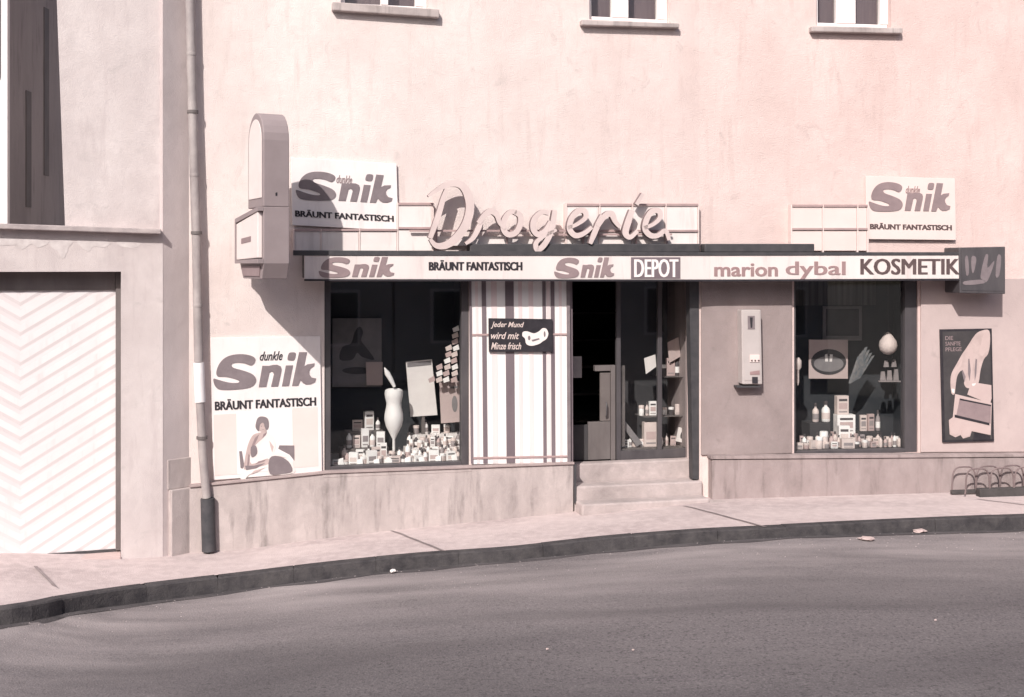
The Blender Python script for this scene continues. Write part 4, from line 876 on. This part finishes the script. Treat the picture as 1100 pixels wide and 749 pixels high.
for x in (469, 545, 627, 684, 717):
    c = rectq(FA, SW - .11, x - .8, 249, x + .8, 272); m = MB(FA); m.prism(mpoly(c, UNIT), SW - .135, SW - .118); m.build('stay', RAILM, parent=t)

# ------------------------------------------------------------------ projecting sign
a0 = Vector(pd(257, 13.97)); pdv = Vector((.45, -.893)).normalized()
class FS_(Fr): pass
FS = Fr((a0.x, a0.y), (a0.x + pdv.x, a0.y + pdv.y))      # u runs outward, w faces street-left
FS.i = Vector((-FS.t.y, FS.t.x)); # inward normal points right
def sp(px, py): # pixel on the left face -> (u,z)
    return FS.at(px, py, 0)
t = thing('projecting_sign', 'grey projecting light box sign with rounded top and pale side panel', 'sign', FS, .6, -.14, sp(285, 303)[1])
def sz(py, D=13.03): return CAMH - (py - HY) * D / FPX
T_ = .285
u1_ = 1.05; 
# upper slab with arched top in side profile
prof = []
ul, ur = .40, 1.05; zt_ = sz(118); zl = sz(150); zlow = sz(222)
prof = [(ul, zlow), (ul, zl)] + [(ul + (ur - ul) * (0.5 - .5 * math.cos(math.pi * k / 12)), zl + (zt_ - zl) * math.sin(math.pi * k / 12) * (1 if True else 1)) for k in range(1, 12)] + [(ur, zl), (ur, zlow)]
MB(FS).prism(prof, -T_, 0).build('upper_casing', CASING, parent=t, bevel=.01)
# inset oval acrylic
ov = [(ul + .06, zlow + .1), (ul + .06, zl)] + [(ul + .06 + (ur - ul - .12) * (0.5 - .5 * math.cos(math.pi * k / 12)), zl + (zt_ - zl - .07) * math.sin(math.pi * k / 12)) for k in range(1, 12)] + [(ur - .06, zl), (ur - .06, zlow + .1)]
MB(FS).prism(ov, .001, .008).build('oval_panel', ACRYL, parent=t, bevel=.003)
zA_ = sz(218); zB_ = sz(283); zC_ = sz(300)
lo = [(.05, zA_ - .1), (u1_, zA_), (u1_, zB_), (.05, zB_)]
MB(FS).prism([(.03, zlow - .1), (u1_, zlow), (u1_, zB_), (u1_ - .08, zC_), (.17, zC_), (.03, zB_)], -T_, -.001).build('lower_casing', CASING, parent=t, bevel=.008)
MB(FS).prism([(.07, zlow - .16), (u1_ - .05, zlow - .05), (u1_ - .05, zB_ + .06), (.07, zB_ + .04)], .0, .05).build('side_panel', ACRYL, parent=t, bevel=.008)
fm_ = MB(FS); 
for P in ([(.03, zlow - .1), (u1_, zlow), (u1_, zlow - .045), (.03, zlow - .15)], [(.03, zB_), (u1_, zB_), (u1_, zB_ + .05), (.03, zB_ + .035)], [(.03, zB_ + .035), (.066, zB_ + .036), (.066, zlow - .15), (.03, zlow - .15)]): fm_.prism(P, 0, .06)
fm_.build('side_frame', CASING, parent=t)
MB(FS).prism([(.3, zB_ + .22), (.72, zB_ + .24), (.72, zB_ + .30), (.3, zB_ + .28)], .051, .054).build('panel_print', LOGO_L, parent=t)
MB(FS).prism([(.22, zC_ + .03), (.9, zC_ + .03), (.94, zB_ - .03), (.16, zB_ - .03)], .0, .012).build('louvre', LOGO_L, parent=t)
m = MB(FS); m.box(-.02, .45, -.2, -.08, zA_ - .3, zA_ - .24); m.build('wall_bracket', DARKM, parent=t)
m = MB(FS); m.add([(u1_ + .004, -.13, sz(207)), (u1_ + .004, -.15, sz(206)), (u1_ + .004, -.15, sz(210)), (u1_ + .004, -.13, sz(210))], [(0, 1, 2, 3)]); m.build('rivet', INK, parent=t)

# ------------------------------------------------------------------ striped panel and placard
mp = quad(FA, .045, [(505, 300), (611, 300), (612, 497), (507, 499)]); t = thing('striped_panel', 'white cladding panel with dark vertical stripes between left window and entrance', 'panel', FA, mp(.5, 1)[0], .02, mp(.5, 1)[1])
MB(FA).prism(mpoly(mp, UNIT), .002, .045).build('cladding', STRW, parent=t, bevel=.003)
def vst(x0, x1, m_, name, w1): 
    mb = MB(FA); mb.prism(mpoly(mp, [(x0, .0), (x1, .0), (x1, .995), (x0, .995)]), .0455, w1); mb.build(name, m_, parent=t)
for x0, x1 in ((517, 521.5), (542, 551), (582, 585.5), (591, 595)): vst((x0 - 505) / 106, (x1 - 505) / 106, STRD, 'dark_stripe', .055)
for x0, x1 in ((510, 513), (527, 533), (556, 560), (567, 572), (586.5, 590), (600, 603)): vst((x0 - 505) / 106, (x1 - 505) / 106, STRP, 'pink_stripe', .050)
vst(-.012, .01, STRD, 'edge_strip', .06); vst(.975, 1.008, LOGO, 'edge_strip', .06)
for y in (.3, .965): MB(FA).prism(mpoly(mp, [(.01, y - .005), (.975, y - .005), (.975, y + .005), (.01, y + .005)]), .0555, .060).build('cross_strip', RAILM, parent=t)
mp = quad(FA, .09, [(525, 342), (593.5, 343), (594, 378), (525.5, 378)]); t = thing('black_placard', 'small black placard with three lines of pale script and joined hands', 'sign', FA, mp(.5, 1)[0], .075, mp(.5, 1)[1])
MB(FA).prism(mpoly(mp, UNIT), .062, .09).build('board', INK, parent=t, bevel=.003)
for j, tx in enumerate(['Jeder Mund', 'wird mit', 'Minze frisch']): put_text(FA, t, mp, tx, (.03, .10 + j * .31, [.55, .47, .5][j], .10 + j * .31 + .21), .09, GMATS[1], bold=.01, shear=.35, th=.003)
MB(FA).prism(mpoly(mp, crom([(.53, .4), (.6, .38), (.7, .44), (.78, .38), (.84, .28), (.9, .3), (.93, .45), (.9, .6), (.84, .68), (.78, .76), (.66, .82), (.58, .76), (.56, .6), (.52, .52)], 3)), .09, .094).build('hands_print', PAPER, parent=t)
m = MB(FA); m.prism(mpoly(mp, ellipse(.625, .58, .02, .07, 12)), .094, .097); m.prism(mpoly(mp, ellipse(.87, .46, .014, .09, 12)), .094, .097); m.prism(mpoly(mp, [(.66, .64), (.78, .58), (.79, .62), (.68, .69)]), .094, .097); m.build('print_detail', LOGO, parent=t)

# ------------------------------------------------------------------ vending machine
mp = quad(FB, .2, [(796.5, 333), (817.5, 333), (819, 413), (797.5, 413)]); t = thing('vending_machine', 'narrow wall mounted vending machine on the pink panel right of the entrance', 'vending machine', FB, mp(.5, 1)[0], .11, mp(.5, 1)[1])
VEND = mat('vending_enamel', (.50, .445, .435), (.45, .40, .39), .5, 3, spec=.4)
MB(FB).prism(mpoly(mp, UNIT), .031, .2).build('casing', VEND, parent=t, bevel=.012)
MB(FB).prism(mpoly(mp, [(.1, .03), (.9, .03), (.9, .95), (.1, .95)]), .2, .206).build('front_plate', VEND, parent=t, bevel=.003)
m = MB(FB); m.prism(mpoly(mp, [(.3, .08), (.66, .08), (.66, .26), (.3, .26)]), .206, .211); m.build('viewing_window', LOGO, parent=t)
m = MB(FB); m.prism(mpoly(mp, [(.4, .1), (.55, .1), (.52, .24), (.44, .24)]), .211, .214); m.build('display_print', INK, parent=t)
m = MB(FB); m.prism(mpoly(mp, [(.38, .6), (.86, .6), (.86, .7), (.38, .7)]), .206, .216); m.build('coin_plate', BOARD_R, parent=t)
for k_ in range(3): 
    m = MB(FB); q = mp(.46 + k_ * .17, .675); m.lathe(q[0], .2225, q[1] - .006, [(.011, 0), (.011, .012)], 10); m.build('button', INK_M, parent=t)
m = MB(FB); m.prism(mpoly(mp, [(.38, .83), (.86, .81), (.86, .87), (.38, .87)]), .206, .212); m.build('price_strip', INK_S, parent=t)
MB(FB).prism(mpoly(mp, [(.48, .9), (.76, .9), (.76, .985), (.48, .985)]), .206, .21).build('delivery_slot', INK, parent=t)
m = MB(FB); a, z = mp(-.22, 1.02); b, _ = mp(.95, 1.02); m.box(a, b, .031, .17, z - .03, z - .004); m.build('shadow_block', DARKM, parent=t, bevel=.004)  # dark block standing in for the soft shadow below and left of the machine

# ------------------------------------------------------------------ right poster with the hand
mp = quad(FB, .06, [(1010, 354), (1065.5, 353), (1068, 474), (1013, 475.5)]); t = thing('framed_poster', 'dark framed poster of a hand over a packet, right of the right shop window', 'poster', FB, mp(.5, 1)[0], .04, mp(.5, 1)[1])
MB(FB).prism(mpoly(mp, UNIT), .031, .06).build('frame', INK, parent=t, bevel=.003)
MB(FB).prism(mpoly(mp, [(.04, .02), (.96, .02), (.96, .98), (.04, .98)]), .06, .063).build('print_ground', PAPERD, parent=t)
def pf(pts): return [((x - 50) / 297, (y - 68) / 632) for x, y in pts]   # crop coordinates
m = MB(FB); m.prism(mpoly(mp, pf(crom([(250, 100), (290, 78), (330, 80), (333, 150), (320, 210), (295, 240), (275, 300), (262, 370), (240, 385), (215, 400), (190, 395), (178, 370), (185, 330), (165, 300), (140, 330), (130, 380), (122, 430), (105, 425), (100, 360), (110, 310), (140, 260), (170, 210), (200, 170)], 3))), .063, .066); m.build('hand_print', SKINM, parent=t)
m = MB(FB); m.prism(mpoly(mp, pf([(205, 235), (212, 235), (218, 300), (210, 360), (202, 320)])), .066, .0675); m.prism(mpoly(mp, pf([(248, 235), (256, 240), (250, 320), (240, 360), (240, 300)])), .066, .0675); m.prism(mpoly(mp, pf([(165, 300), (172, 296), (188, 335), (180, 365)])), .066, .0675); m.build('shade_print', LOGO, parent=t)
for P in ([(300, 95), (325, 100), (322, 160), (290, 220), (270, 200), (285, 140)], [(200, 190), (225, 170), (235, 210), (228, 300), (220, 360), (212, 300), (215, 230)], [(150, 270), (170, 235), (165, 270), (130, 320), (115, 370), (108, 350), (120, 300)]):
    MB(FB).prism(mpoly(mp, pf(crom(P, 3))), .066, .0672).build('highlight_print', PAPERP, parent=t)
for P in ([(104, 400), (122, 402), (120, 424), (108, 422)], [(222, 375), (246, 372), (240, 384), (226, 388)]): MB(FB).prism(mpoly(mp, pf(P)), .0695, .0705).build('nail_print', PAPER, parent=t)
m = MB(FB); m.prism(mpoly(mp, pf([(220, 365), (335, 385), (335, 460), (325, 490), (195, 435)])), .066, .069); m.prism(mpoly(mp, pf([(125, 430), (335, 485), (325, 665), (215, 640), (205, 670), (165, 680), (150, 660), (120, 672), (88, 655), (85, 575), (108, 560)])), .066, .070); m.build('packet_print', PAPERP, parent=t)
m = MB(FB); m.prism(mpoly(mp, pf([(150, 455), (330, 495), (325, 600), (128, 550)])), .070, .072); m.build('packet_field', LOGO_L, parent=t)
m = MB(FB); m.prism(mpoly(mp, pf([(118, 545), (318, 597), (318, 610), (118, 560)])), .072, .074); m.prism(mpoly(mp, pf([(150, 455), (330, 495), (330, 503), (150, 464)])), .072, .074); m.prism(mpoly(mp, pf([(230, 645), (320, 668), (322, 690), (222, 690)])), .070, .072); m.build('packet_lines', INK, parent=t)
m = MB(FB)
for cx_, cy_ in ((118, 628), (182, 640)): m.prism(mpoly(mp, pf(ellipse(cx_, cy_, 28, 32, 18))), .072, .075)
m.build('roll_print', PAPERP, parent=t)
for j, tx in enumerate(['DIE', 'SANFTE', 'PFLEGE']): put_text(FB, t, mp, tx, (.09, .06 + j * .05, [.24, .38, .4][j], .06 + j * .05 + .035), .063, LOGO_L, bold=.01, th=.003)

# ------------------------------------------------------------------ downpipe
def pp(px, py, w=.12): u, z = FA.at(px, py, w); return (u, w, z)
t = thing('downpipe', 'tall zinc rain downpipe with tarred foot at the left end of the shop', 'downpipe', FA, pp(222, 592)[0], .12, pp(222, 592)[2])
R = .052
MB(FA).tube([pp(201.5, -180), pp(204, 0), pp(207, 130), pp(211, 260), pp(213.5, 389)], R, 16).build('upper_pipe', PIPE, parent=t, smooth=True)
MB(FA).tube([pp(213.5, 389.5), pp(215, 432)], R * 1.18, 16).build('white_collar', PIPEW, parent=t, smooth=True)
MB(FA).tube([pp(215, 432.5), pp(218, 490), pp(222, 535)], R * .95, 16).build('lower_pipe', PIPE, parent=t, smooth=True)
MB(FA).tube([pp(223, 535.5), pp(224.5, 592)], R * 1.55, 16).build('tarred_foot', PIPEK, parent=t, smooth=True)
for (x, y) in ((207, 120), (211, 250), (217, 470)): 
    a = pp(x, y); m = MB(FA); m.lathe(a[0], .12, a[2] - .02, [(R * 1.22, 0), (R * 1.22, .035)], 16); m.box(a[0] - .015, a[0] + .015, 0, .08, a[2] - .02, a[2] + .01); m.build('pipe_clamp', GREYFR, parent=t)
for (x, y) in ((205.5, 60), (209, 190), (212.5, 330)):
    a = pp(x, y); m = MB(FA); m.lathe(a[0], .12, a[2], [(R * 1.06, 0), (R * 1.12, .02), (R * 1.06, .04)], 16); m.build('pipe_joint', PIPE, parent=t, smooth=True)

# ------------------------------------------------------------------ garage house
gh = thing('garage_house', 'left house with a white chevron garage door below a concrete ledge', 'building', FG, FG.at(60, 600)[0], 0, 0)
u62 = FG.at(62, 100)[0]; uGe = FG.at(175, 400)[0]; uo1 = FG.at(130, 450)[0]; uo0 = uo1 - 2.25
zo1 = FG.at(60, 292)[1]; zl_ = FG.at(60, 247)[1]
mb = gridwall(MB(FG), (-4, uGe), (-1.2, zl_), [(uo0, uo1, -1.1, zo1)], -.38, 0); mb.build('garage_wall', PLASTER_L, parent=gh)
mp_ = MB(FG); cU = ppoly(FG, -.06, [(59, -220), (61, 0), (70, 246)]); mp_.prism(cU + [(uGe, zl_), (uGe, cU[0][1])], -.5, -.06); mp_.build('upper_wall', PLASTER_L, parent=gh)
mb = MB(FG); c = quad(FG, .12, [(-60, 238), (173, 246), (173, 251.5), (-60, 244)]); mb.prism(mpoly(c, UNIT), -.3, .12); mb.build('ledge', LEDGEM, parent=gh, bevel=.01)
mb = MB(FG); mb.box(-4, uGe, -5, -.3, zl_ - .2, zl_ - .01); mb.box(uGe - .05, uGe, -5, -.5, -1.2, 8); mb.box(-4, uGe - .05, -5.2, -5, -1.2, zl_ - .2); mb.build('flat_roof', LEDGEM, parent=gh)
mb = MB(FG); mb.box(uo0, uo1 , -.37, -.30, -.6, .03); mb.box(uo0 - .0, uo1, -.30, .10, -.5, -.02 + .0); 
dw = -.26; ud1 = FG.at(126, 450, dw)[0]; ud0 = uo0; zd0 = FG.at(60, 595, dw)[1]; zd1 = zo1
mb = MB(FG); mb.box(uo1 - .055, uo1 - .002, dw - .06, dw + .05, zd0, zo1 - .002); mb.build('door_frame', GREYFR, parent=gh)
mb = MB(FG); mb.box(uo0, uo1 - .002, -.36, .02, -.9, zd0 - .02); mb.build('door_threshold', PAPERP, parent=gh, bevel=.005)
MB(FG).box(uo0 + .002, uo1 - .056, dw - .04, dw + .035, FG.at(60, 312, dw)[1], zo1 - .002).build('lintel_shadow_board', GREYFR, parent=gh, bevel=.004)  # dark board standing in for the lintel's shadow on the door
# chevron boards
bm = bmesh.new(); ua = FG.at(22, 450, dw)[0]; pitch = .168; slope = .62
def vv(u, w, z): return bm.verts.new((u, -w, z))
umin, umax = ud0 + .01, uo1 - .056
for k_ in range(-12, 26):
    zb_ = zd0 + k_ * pitch
    for (a, b) in ((umin, ua), (ua, umax)):
        za_, zb2 = zb_ + slope * abs(a - ua), zb_ + slope * abs(b - ua)
        g = .088
        A = [vv(a, dw + .008, za_), vv(b, dw + .008, zb2), vv(b, dw + .008, zb2 + pitch - g), vv(a, dw + .008, za_ + pitch - g)]
        B = [vv(b, dw + .003, zb2 + pitch - g * .5), vv(a, dw + .003, za_ + pitch - g * .5)]
        C_ = [vv(b, dw + .008, zb2 + pitch), vv(a, dw + .008, za_ + pitch)]
        f = bm.faces.new(A); f.material_index = 0
        f = bm.faces.new([A[3], A[2], B[0], B[1]]); f.material_index = 1
        f = bm.faces.new([B[1], B[0], C_[0], C_[1]]); f.material_index = 1
for co, no in (((0, 0, zd0), (0, 0, -1)), ((0, 0, zd1), (0, 0, 1))):
    bmesh.ops.bisect_plane(bm, geom=bm.verts[:] + bm.edges[:] + bm.faces[:], plane_co=co, plane_no=no, clear_outer=True)
me = bpy.data.meshes.new('garage_door'); bu, bw, bz = BASE[gh.name]
for v in bm.verts: v.co = (v.co.x - bu, v.co.y + bw, v.co.z - bz)
bmesh.ops.recalc_face_normals(bm, faces=bm.faces)
if sum(f.normal.y for f in bm.faces) > 0: bmesh.ops.reverse_faces(bm, faces=bm.faces)
bm.to_mesh(me); bm.free(); me.materials.append(DOORW); me.materials.append(DOORP)
gd = bpy.data.objects.new('garage_door', me); COL.objects.link(gd); gd.parent = gh; BASE['garage_door'] = BASE[gh.name]
MB(FG).box(ud0, uo1 - .056, dw - .05, dw - .012, zd0, zd1).build('door_core', DOORP, parent=gd)
MB(FG).box(ud0, uo1 - .056, dw - .02, dw + .022, zd0 - .018, zd0 + .012).build('bottom_rail', DARKM, parent=gd)
FLAKE = mat('flaked_limewash', (.66, .60, .59), (.52, .46, .455), .9, 9)
for P in ([(0, 256), (30, 257), (52, 258), (50, 263), (40, 266), (34, 262), (24, 268), (18, 263), (0, 264)], [(55, 258), (78, 259), (74, 266), (68, 278), (62, 270), (54, 264)], [(84, 258), (118, 260), (112, 266), (100, 265), (95, 270), (86, 264)], [(126, 260), (150, 261), (146, 266), (130, 265)]):
    c = crom(P, 3); c = [(x + .8 * noise.noise(Vector((x * .4, y, 1))), y + 1.0 * noise.noise(Vector((x * .5, y, 7)))) for x, y in c]
    MB(FG).prism(ppoly(FG, .003, c), -.01, .003).build('flaked_patch', FLAKE, parent=gh)
# splayed corner strip between garage house and shop
pc0 = FG.world(uGe, 0, 0); pc1 = FA.world(0, 0, 0); FC = Fr((pc0.x, pc0.y), (pc1.x, pc1.y)); Lc = (Vector((pc1.x, pc1.y)) - Vector((pc0.x, pc0.y))).length
t = thing('corner_pier', 'narrow angled plaster pier between garage house and shop, beside the downpipe', 'pier', FC, Lc / 2, 0, -.5)
MB(FC).box(.0, Lc, -.4, -.003, -1.2, 8.4).build('pier_wall', PLASTER_D, parent=t)
MB(FC).box(.075, Lc + .03, -.3, .06, -1.2, FC.at(190, 525)[1]).build('pier_plinth', PLINTH, parent=t, bevel=.01)
MB(FC).box(.06, Lc + .03, -.3, .012, FC.at(190, 525)[1] + .001, FC.at(190, 493)[1]).build('pale_patch', PLINTH, parent=t, bevel=.006)

# ------------------------------------------------------------------ neighbour behind, at far left
nh = thing('neighbour_house', 'tall house behind the garage roof with a shaded side wall at far left', 'building', FW, -9.5, -22, -1.2)
x0 = (8 - 550) * 20 / 1300
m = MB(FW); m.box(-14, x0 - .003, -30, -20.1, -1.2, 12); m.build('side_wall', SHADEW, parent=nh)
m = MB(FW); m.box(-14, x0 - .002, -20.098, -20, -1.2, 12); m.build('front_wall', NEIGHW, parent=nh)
m = MB(FW); m.box(-14.3, x0 + .3, -30.3, -19.7, 12.002, 12.3); m.build('roof', ROOFM, parent=nh)
m = MB(FW)
for j_, yy in enumerate((20.75, 21.55)): MB(FW).box(x0 - .002, x0 + .012, -yy - .22, -yy, 4.2 + j_ * .6, 6.2 + j_ * 1.6).build('stain_strip', GREYFR, parent=nh)  # thin flat strips modelling the dark vertical stains on the side wall
wn = MB(FW); wn.box(-9.4, x0 - .12, -19.998, -19.95, 6.3, 8.0).build('window_surround', GREYFR, parent=nh)

# ------------------------------------------------------------------ opposite houses (behind the camera, seen in the glass)
for i, (xa, xb, h_, lb) in enumerate([(-16, -5.2, 8.2, 'plain two storey house across the street, at its left end'), (-5.1, 6.0, 7.6, 'plain two storey house across the street, in the middle'), (6.1, 17, 8.3, 'plain two storey house across the street, at its right end')]):
    t = thing('town_house', lb, 'building', FW, (xa + xb) / 2, 6, -.5, 'houses across the street')
    m = MB(FW); m.box(xa, xb, 4.2, 12, -1.2, h_); m.build('wall', OPPO, parent=t)
    m = MB(FW); m.add([(xa, 4, h_ + .002), (xb, 4, h_ + .002), (xb, 12, h_ + .002), (xa, 12, h_ + .002), (xa, 9.5, h_ + 1.3), (xb, 9.5, h_ + 1.3)], [(0, 1, 2, 3), (0, 4, 5, 1), (4, 3, 2, 5), (0, 3, 4), (1, 5, 2)]); m.build('roof', ROOFM, parent=t)
    for r_ in range(2):
        for c_ in range(4):
            a = xa + 1.1 + c_ * 2.6; z = .9 + r_ * 3.3
            f = MB(FW).box(a, a + 1.2, 4.14, 4.198, z, z + 1.6).build('window', WHITE, parent=t)
            MB(FW).box(a + .08, a + 1.12, 4.12, 4.139, z + .08, z + 1.52).build('pane', INTER, parent=f)

# ------------------------------------------------------------------ bicycle rack
def bz_(px): return wbz(px)
t = thing('bicycle_rack', 'low dark bicycle rack of steel hoops against the right plinth', 'bicycle rack', FB, FB.at(1100, 530)[0], .4, wbz(1080))
zr = FB.at(1060, 530.5, .36)[1]
u0 = FB.at(1023, 530, .3)[0]; u1r = FB.at(1250, 530, .3)[0]
k = .0121
MB(FB).box(u0 - .02, u1r, .28, .33, zr, zr + .05).build('rear_beam', RACKB, parent=t, bevel=.004)
MB(FB).box(FB.at(1050, 530, .44)[0], u1r, .40, .50, zr - .02, zr + .09).build('front_beam', RACKB, parent=t, bevel=.006)
for j in range(7):
    ub = u0 + j * .34 ; 
    for off_, wd_ in ((0, .30), (.10, .46)):
        P = []
        for q_ in range(15):
            a = math.pi * q_ / 14; ca = math.cos(a); P.append((ub + off_ + .165 - .165 * math.copysign(abs(ca) ** .55, ca), wd_, zr + .10 + .25 * math.sin(a) ** .6))
        P = [(P[0][0] - .012, wd_, zr + .02)] + P + [(P[-1][0] + .012, wd_, zr + .02)]
        MB(FB).tube(P, .011, 8).build('hoop', RACK, parent=t, smooth=True)

# ------------------------------------------------------------------ litter near the kerb
def crumple(px, py, wpx, hpx, label, m=PAPER):
    D = (CAMH + .06) * FPX / (py - HY); x, y = pd(px, D); z = roadz(x, y) + .006
    D = (CAMH - z) * FPX / (py - HY); x, y = pd(px, D); s_ = wpx * D / FPX / 2; h_ = hpx * D / FPX
    bm = bmesh.new(); bmesh.ops.create_icosphere(bm, subdivisions=2, radius=1)
    for v in bm.verts:
        n_ = noise.noise(v.co * 2.3 + Vector((px, 0, 0))) ; v.co *= 1 + .6 * n_; v.co = Vector((v.co.x * s_, v.co.y * s_ * .8, (v.co.z + .8) * h_ * .5))
        if v.co.z < 0: v.co.z = 0
    me = bpy.data.meshes.new('litter'); bm.to_mesh(me); bm.free(); me.materials.append(m)
    o = bpy.data.objects.new('crumpled_paper', me); COL.objects.link(o); o.location = (x, y, z); tag(o, label, 'litter', 'scraps lying in the gutter')
crumple(24, 664, 9, 4, 'crumpled white paper scrap in the gutter at far left')
crumple(39, 663, 6, 3, 'smaller scrap just right of the far left paper scrap', PAPERP)
crumple(88, 656, 14, 4, 'flat pale scrap in the gutter below the garage pier', PAPERP)
crumple(400, 615, 4, 3, 'tiny pale pebble left of the white scrap below the left window', PAPERP)
crumple(422, 615, 7, 4, 'white paper scrap in the gutter below the left shop window')
crumple(931, 580, 17, 4, 'long flat pale scrap on the road below the right shop window', PAPERP)
crumple(988, 572, 15, 4, 'pale scrap at the kerb below the framed poster', PAPERP)
crumple(1005, 667, 3, 2, 'tiny pale scrap lying on the open road at right', PAPERP)
crumple(588, 698, 3, 2, 'tiny pale scrap on the lower middle of the road', PAPERP)
crumple(680, 699, 3, 2, 'second tiny pale scrap on the lower middle road', PAPERP)

# grit and crumbs swept against the kerb
m = MB(); rg = random.Random(5)
for j in range(420):
    p = arc(full, rg.uniform(.3, total - .6)); 
    t_ = rg.random() ** 2 * 1.1 + .03; x, y = p[0] + rg.uniform(-.1, .1), p[1] - t_
    z = roadz(x, y) + .002; r_ = rg.uniform(.003, .010)
    m.add([(x - r_, -y, z), (x, -y - r_ * .8, z), (x + r_, -y, z), (x, -y + r_ * .7, z), (x + r_ * .2, -y, z + r_ * .9)], [(0, 1, 4), (1, 2, 4), (2, 3, 4), (3, 0, 4)])
m.build('grit', LEDGEM)['kind'] = 'stuff'

# ------------------------------------------------------------------ light, sky, camera
sd = Vector((.325, 1.0, -.79)).normalized()
ld = bpy.data.lights.new('sun', 'SUN'); ld.energy = 3.9; ld.angle = math.radians(.6); ld.color = (1, .95, .90)
lo_ = bpy.data.objects.new('sun', ld); COL.objects.link(lo_); lo_.rotation_euler = sd.to_track_quat('-Z', 'Y').to_euler(); lo_.location = (-6, -16, 14)
w = bpy.data.worlds.new('World'); SC.world = w; w.use_nodes = True
nt = w.node_tree; sky = nt.nodes.new('ShaderNodeTexSky'); sky.sky_type = 'NISHITA'; sky.sun_disc = False
el = math.asin(-sd.z); sky.sun_elevation = el; sky.sun_rotation = math.atan2(-sd.x, -sd.y)
sky.dust_density = 3.0; sky.air_density = .8
bg = nt.nodes['Background']; nt.links.new(sky.outputs[0], bg.inputs['Color']); bg.inputs['Strength'].default_value = .10
cam = bpy.data.cameras.new('camera'); co = bpy.data.objects.new('camera', cam); COL.objects.link(co); SC.camera = co
co.location = (0, 0, CAMH); co.rotation_euler = (math.radians(90), 0, 0)
cam.sensor_width = 36; cam.lens = FPX / 1100 * 36; cam.shift_y = -(374.5 - HY) / 1100; cam.clip_end = 600
SC.view_settings.view_transform = 'Standard'; SC.view_settings.look = 'None'; SC.view_settings.exposure = 0.22; SC.view_settings.gamma = 1
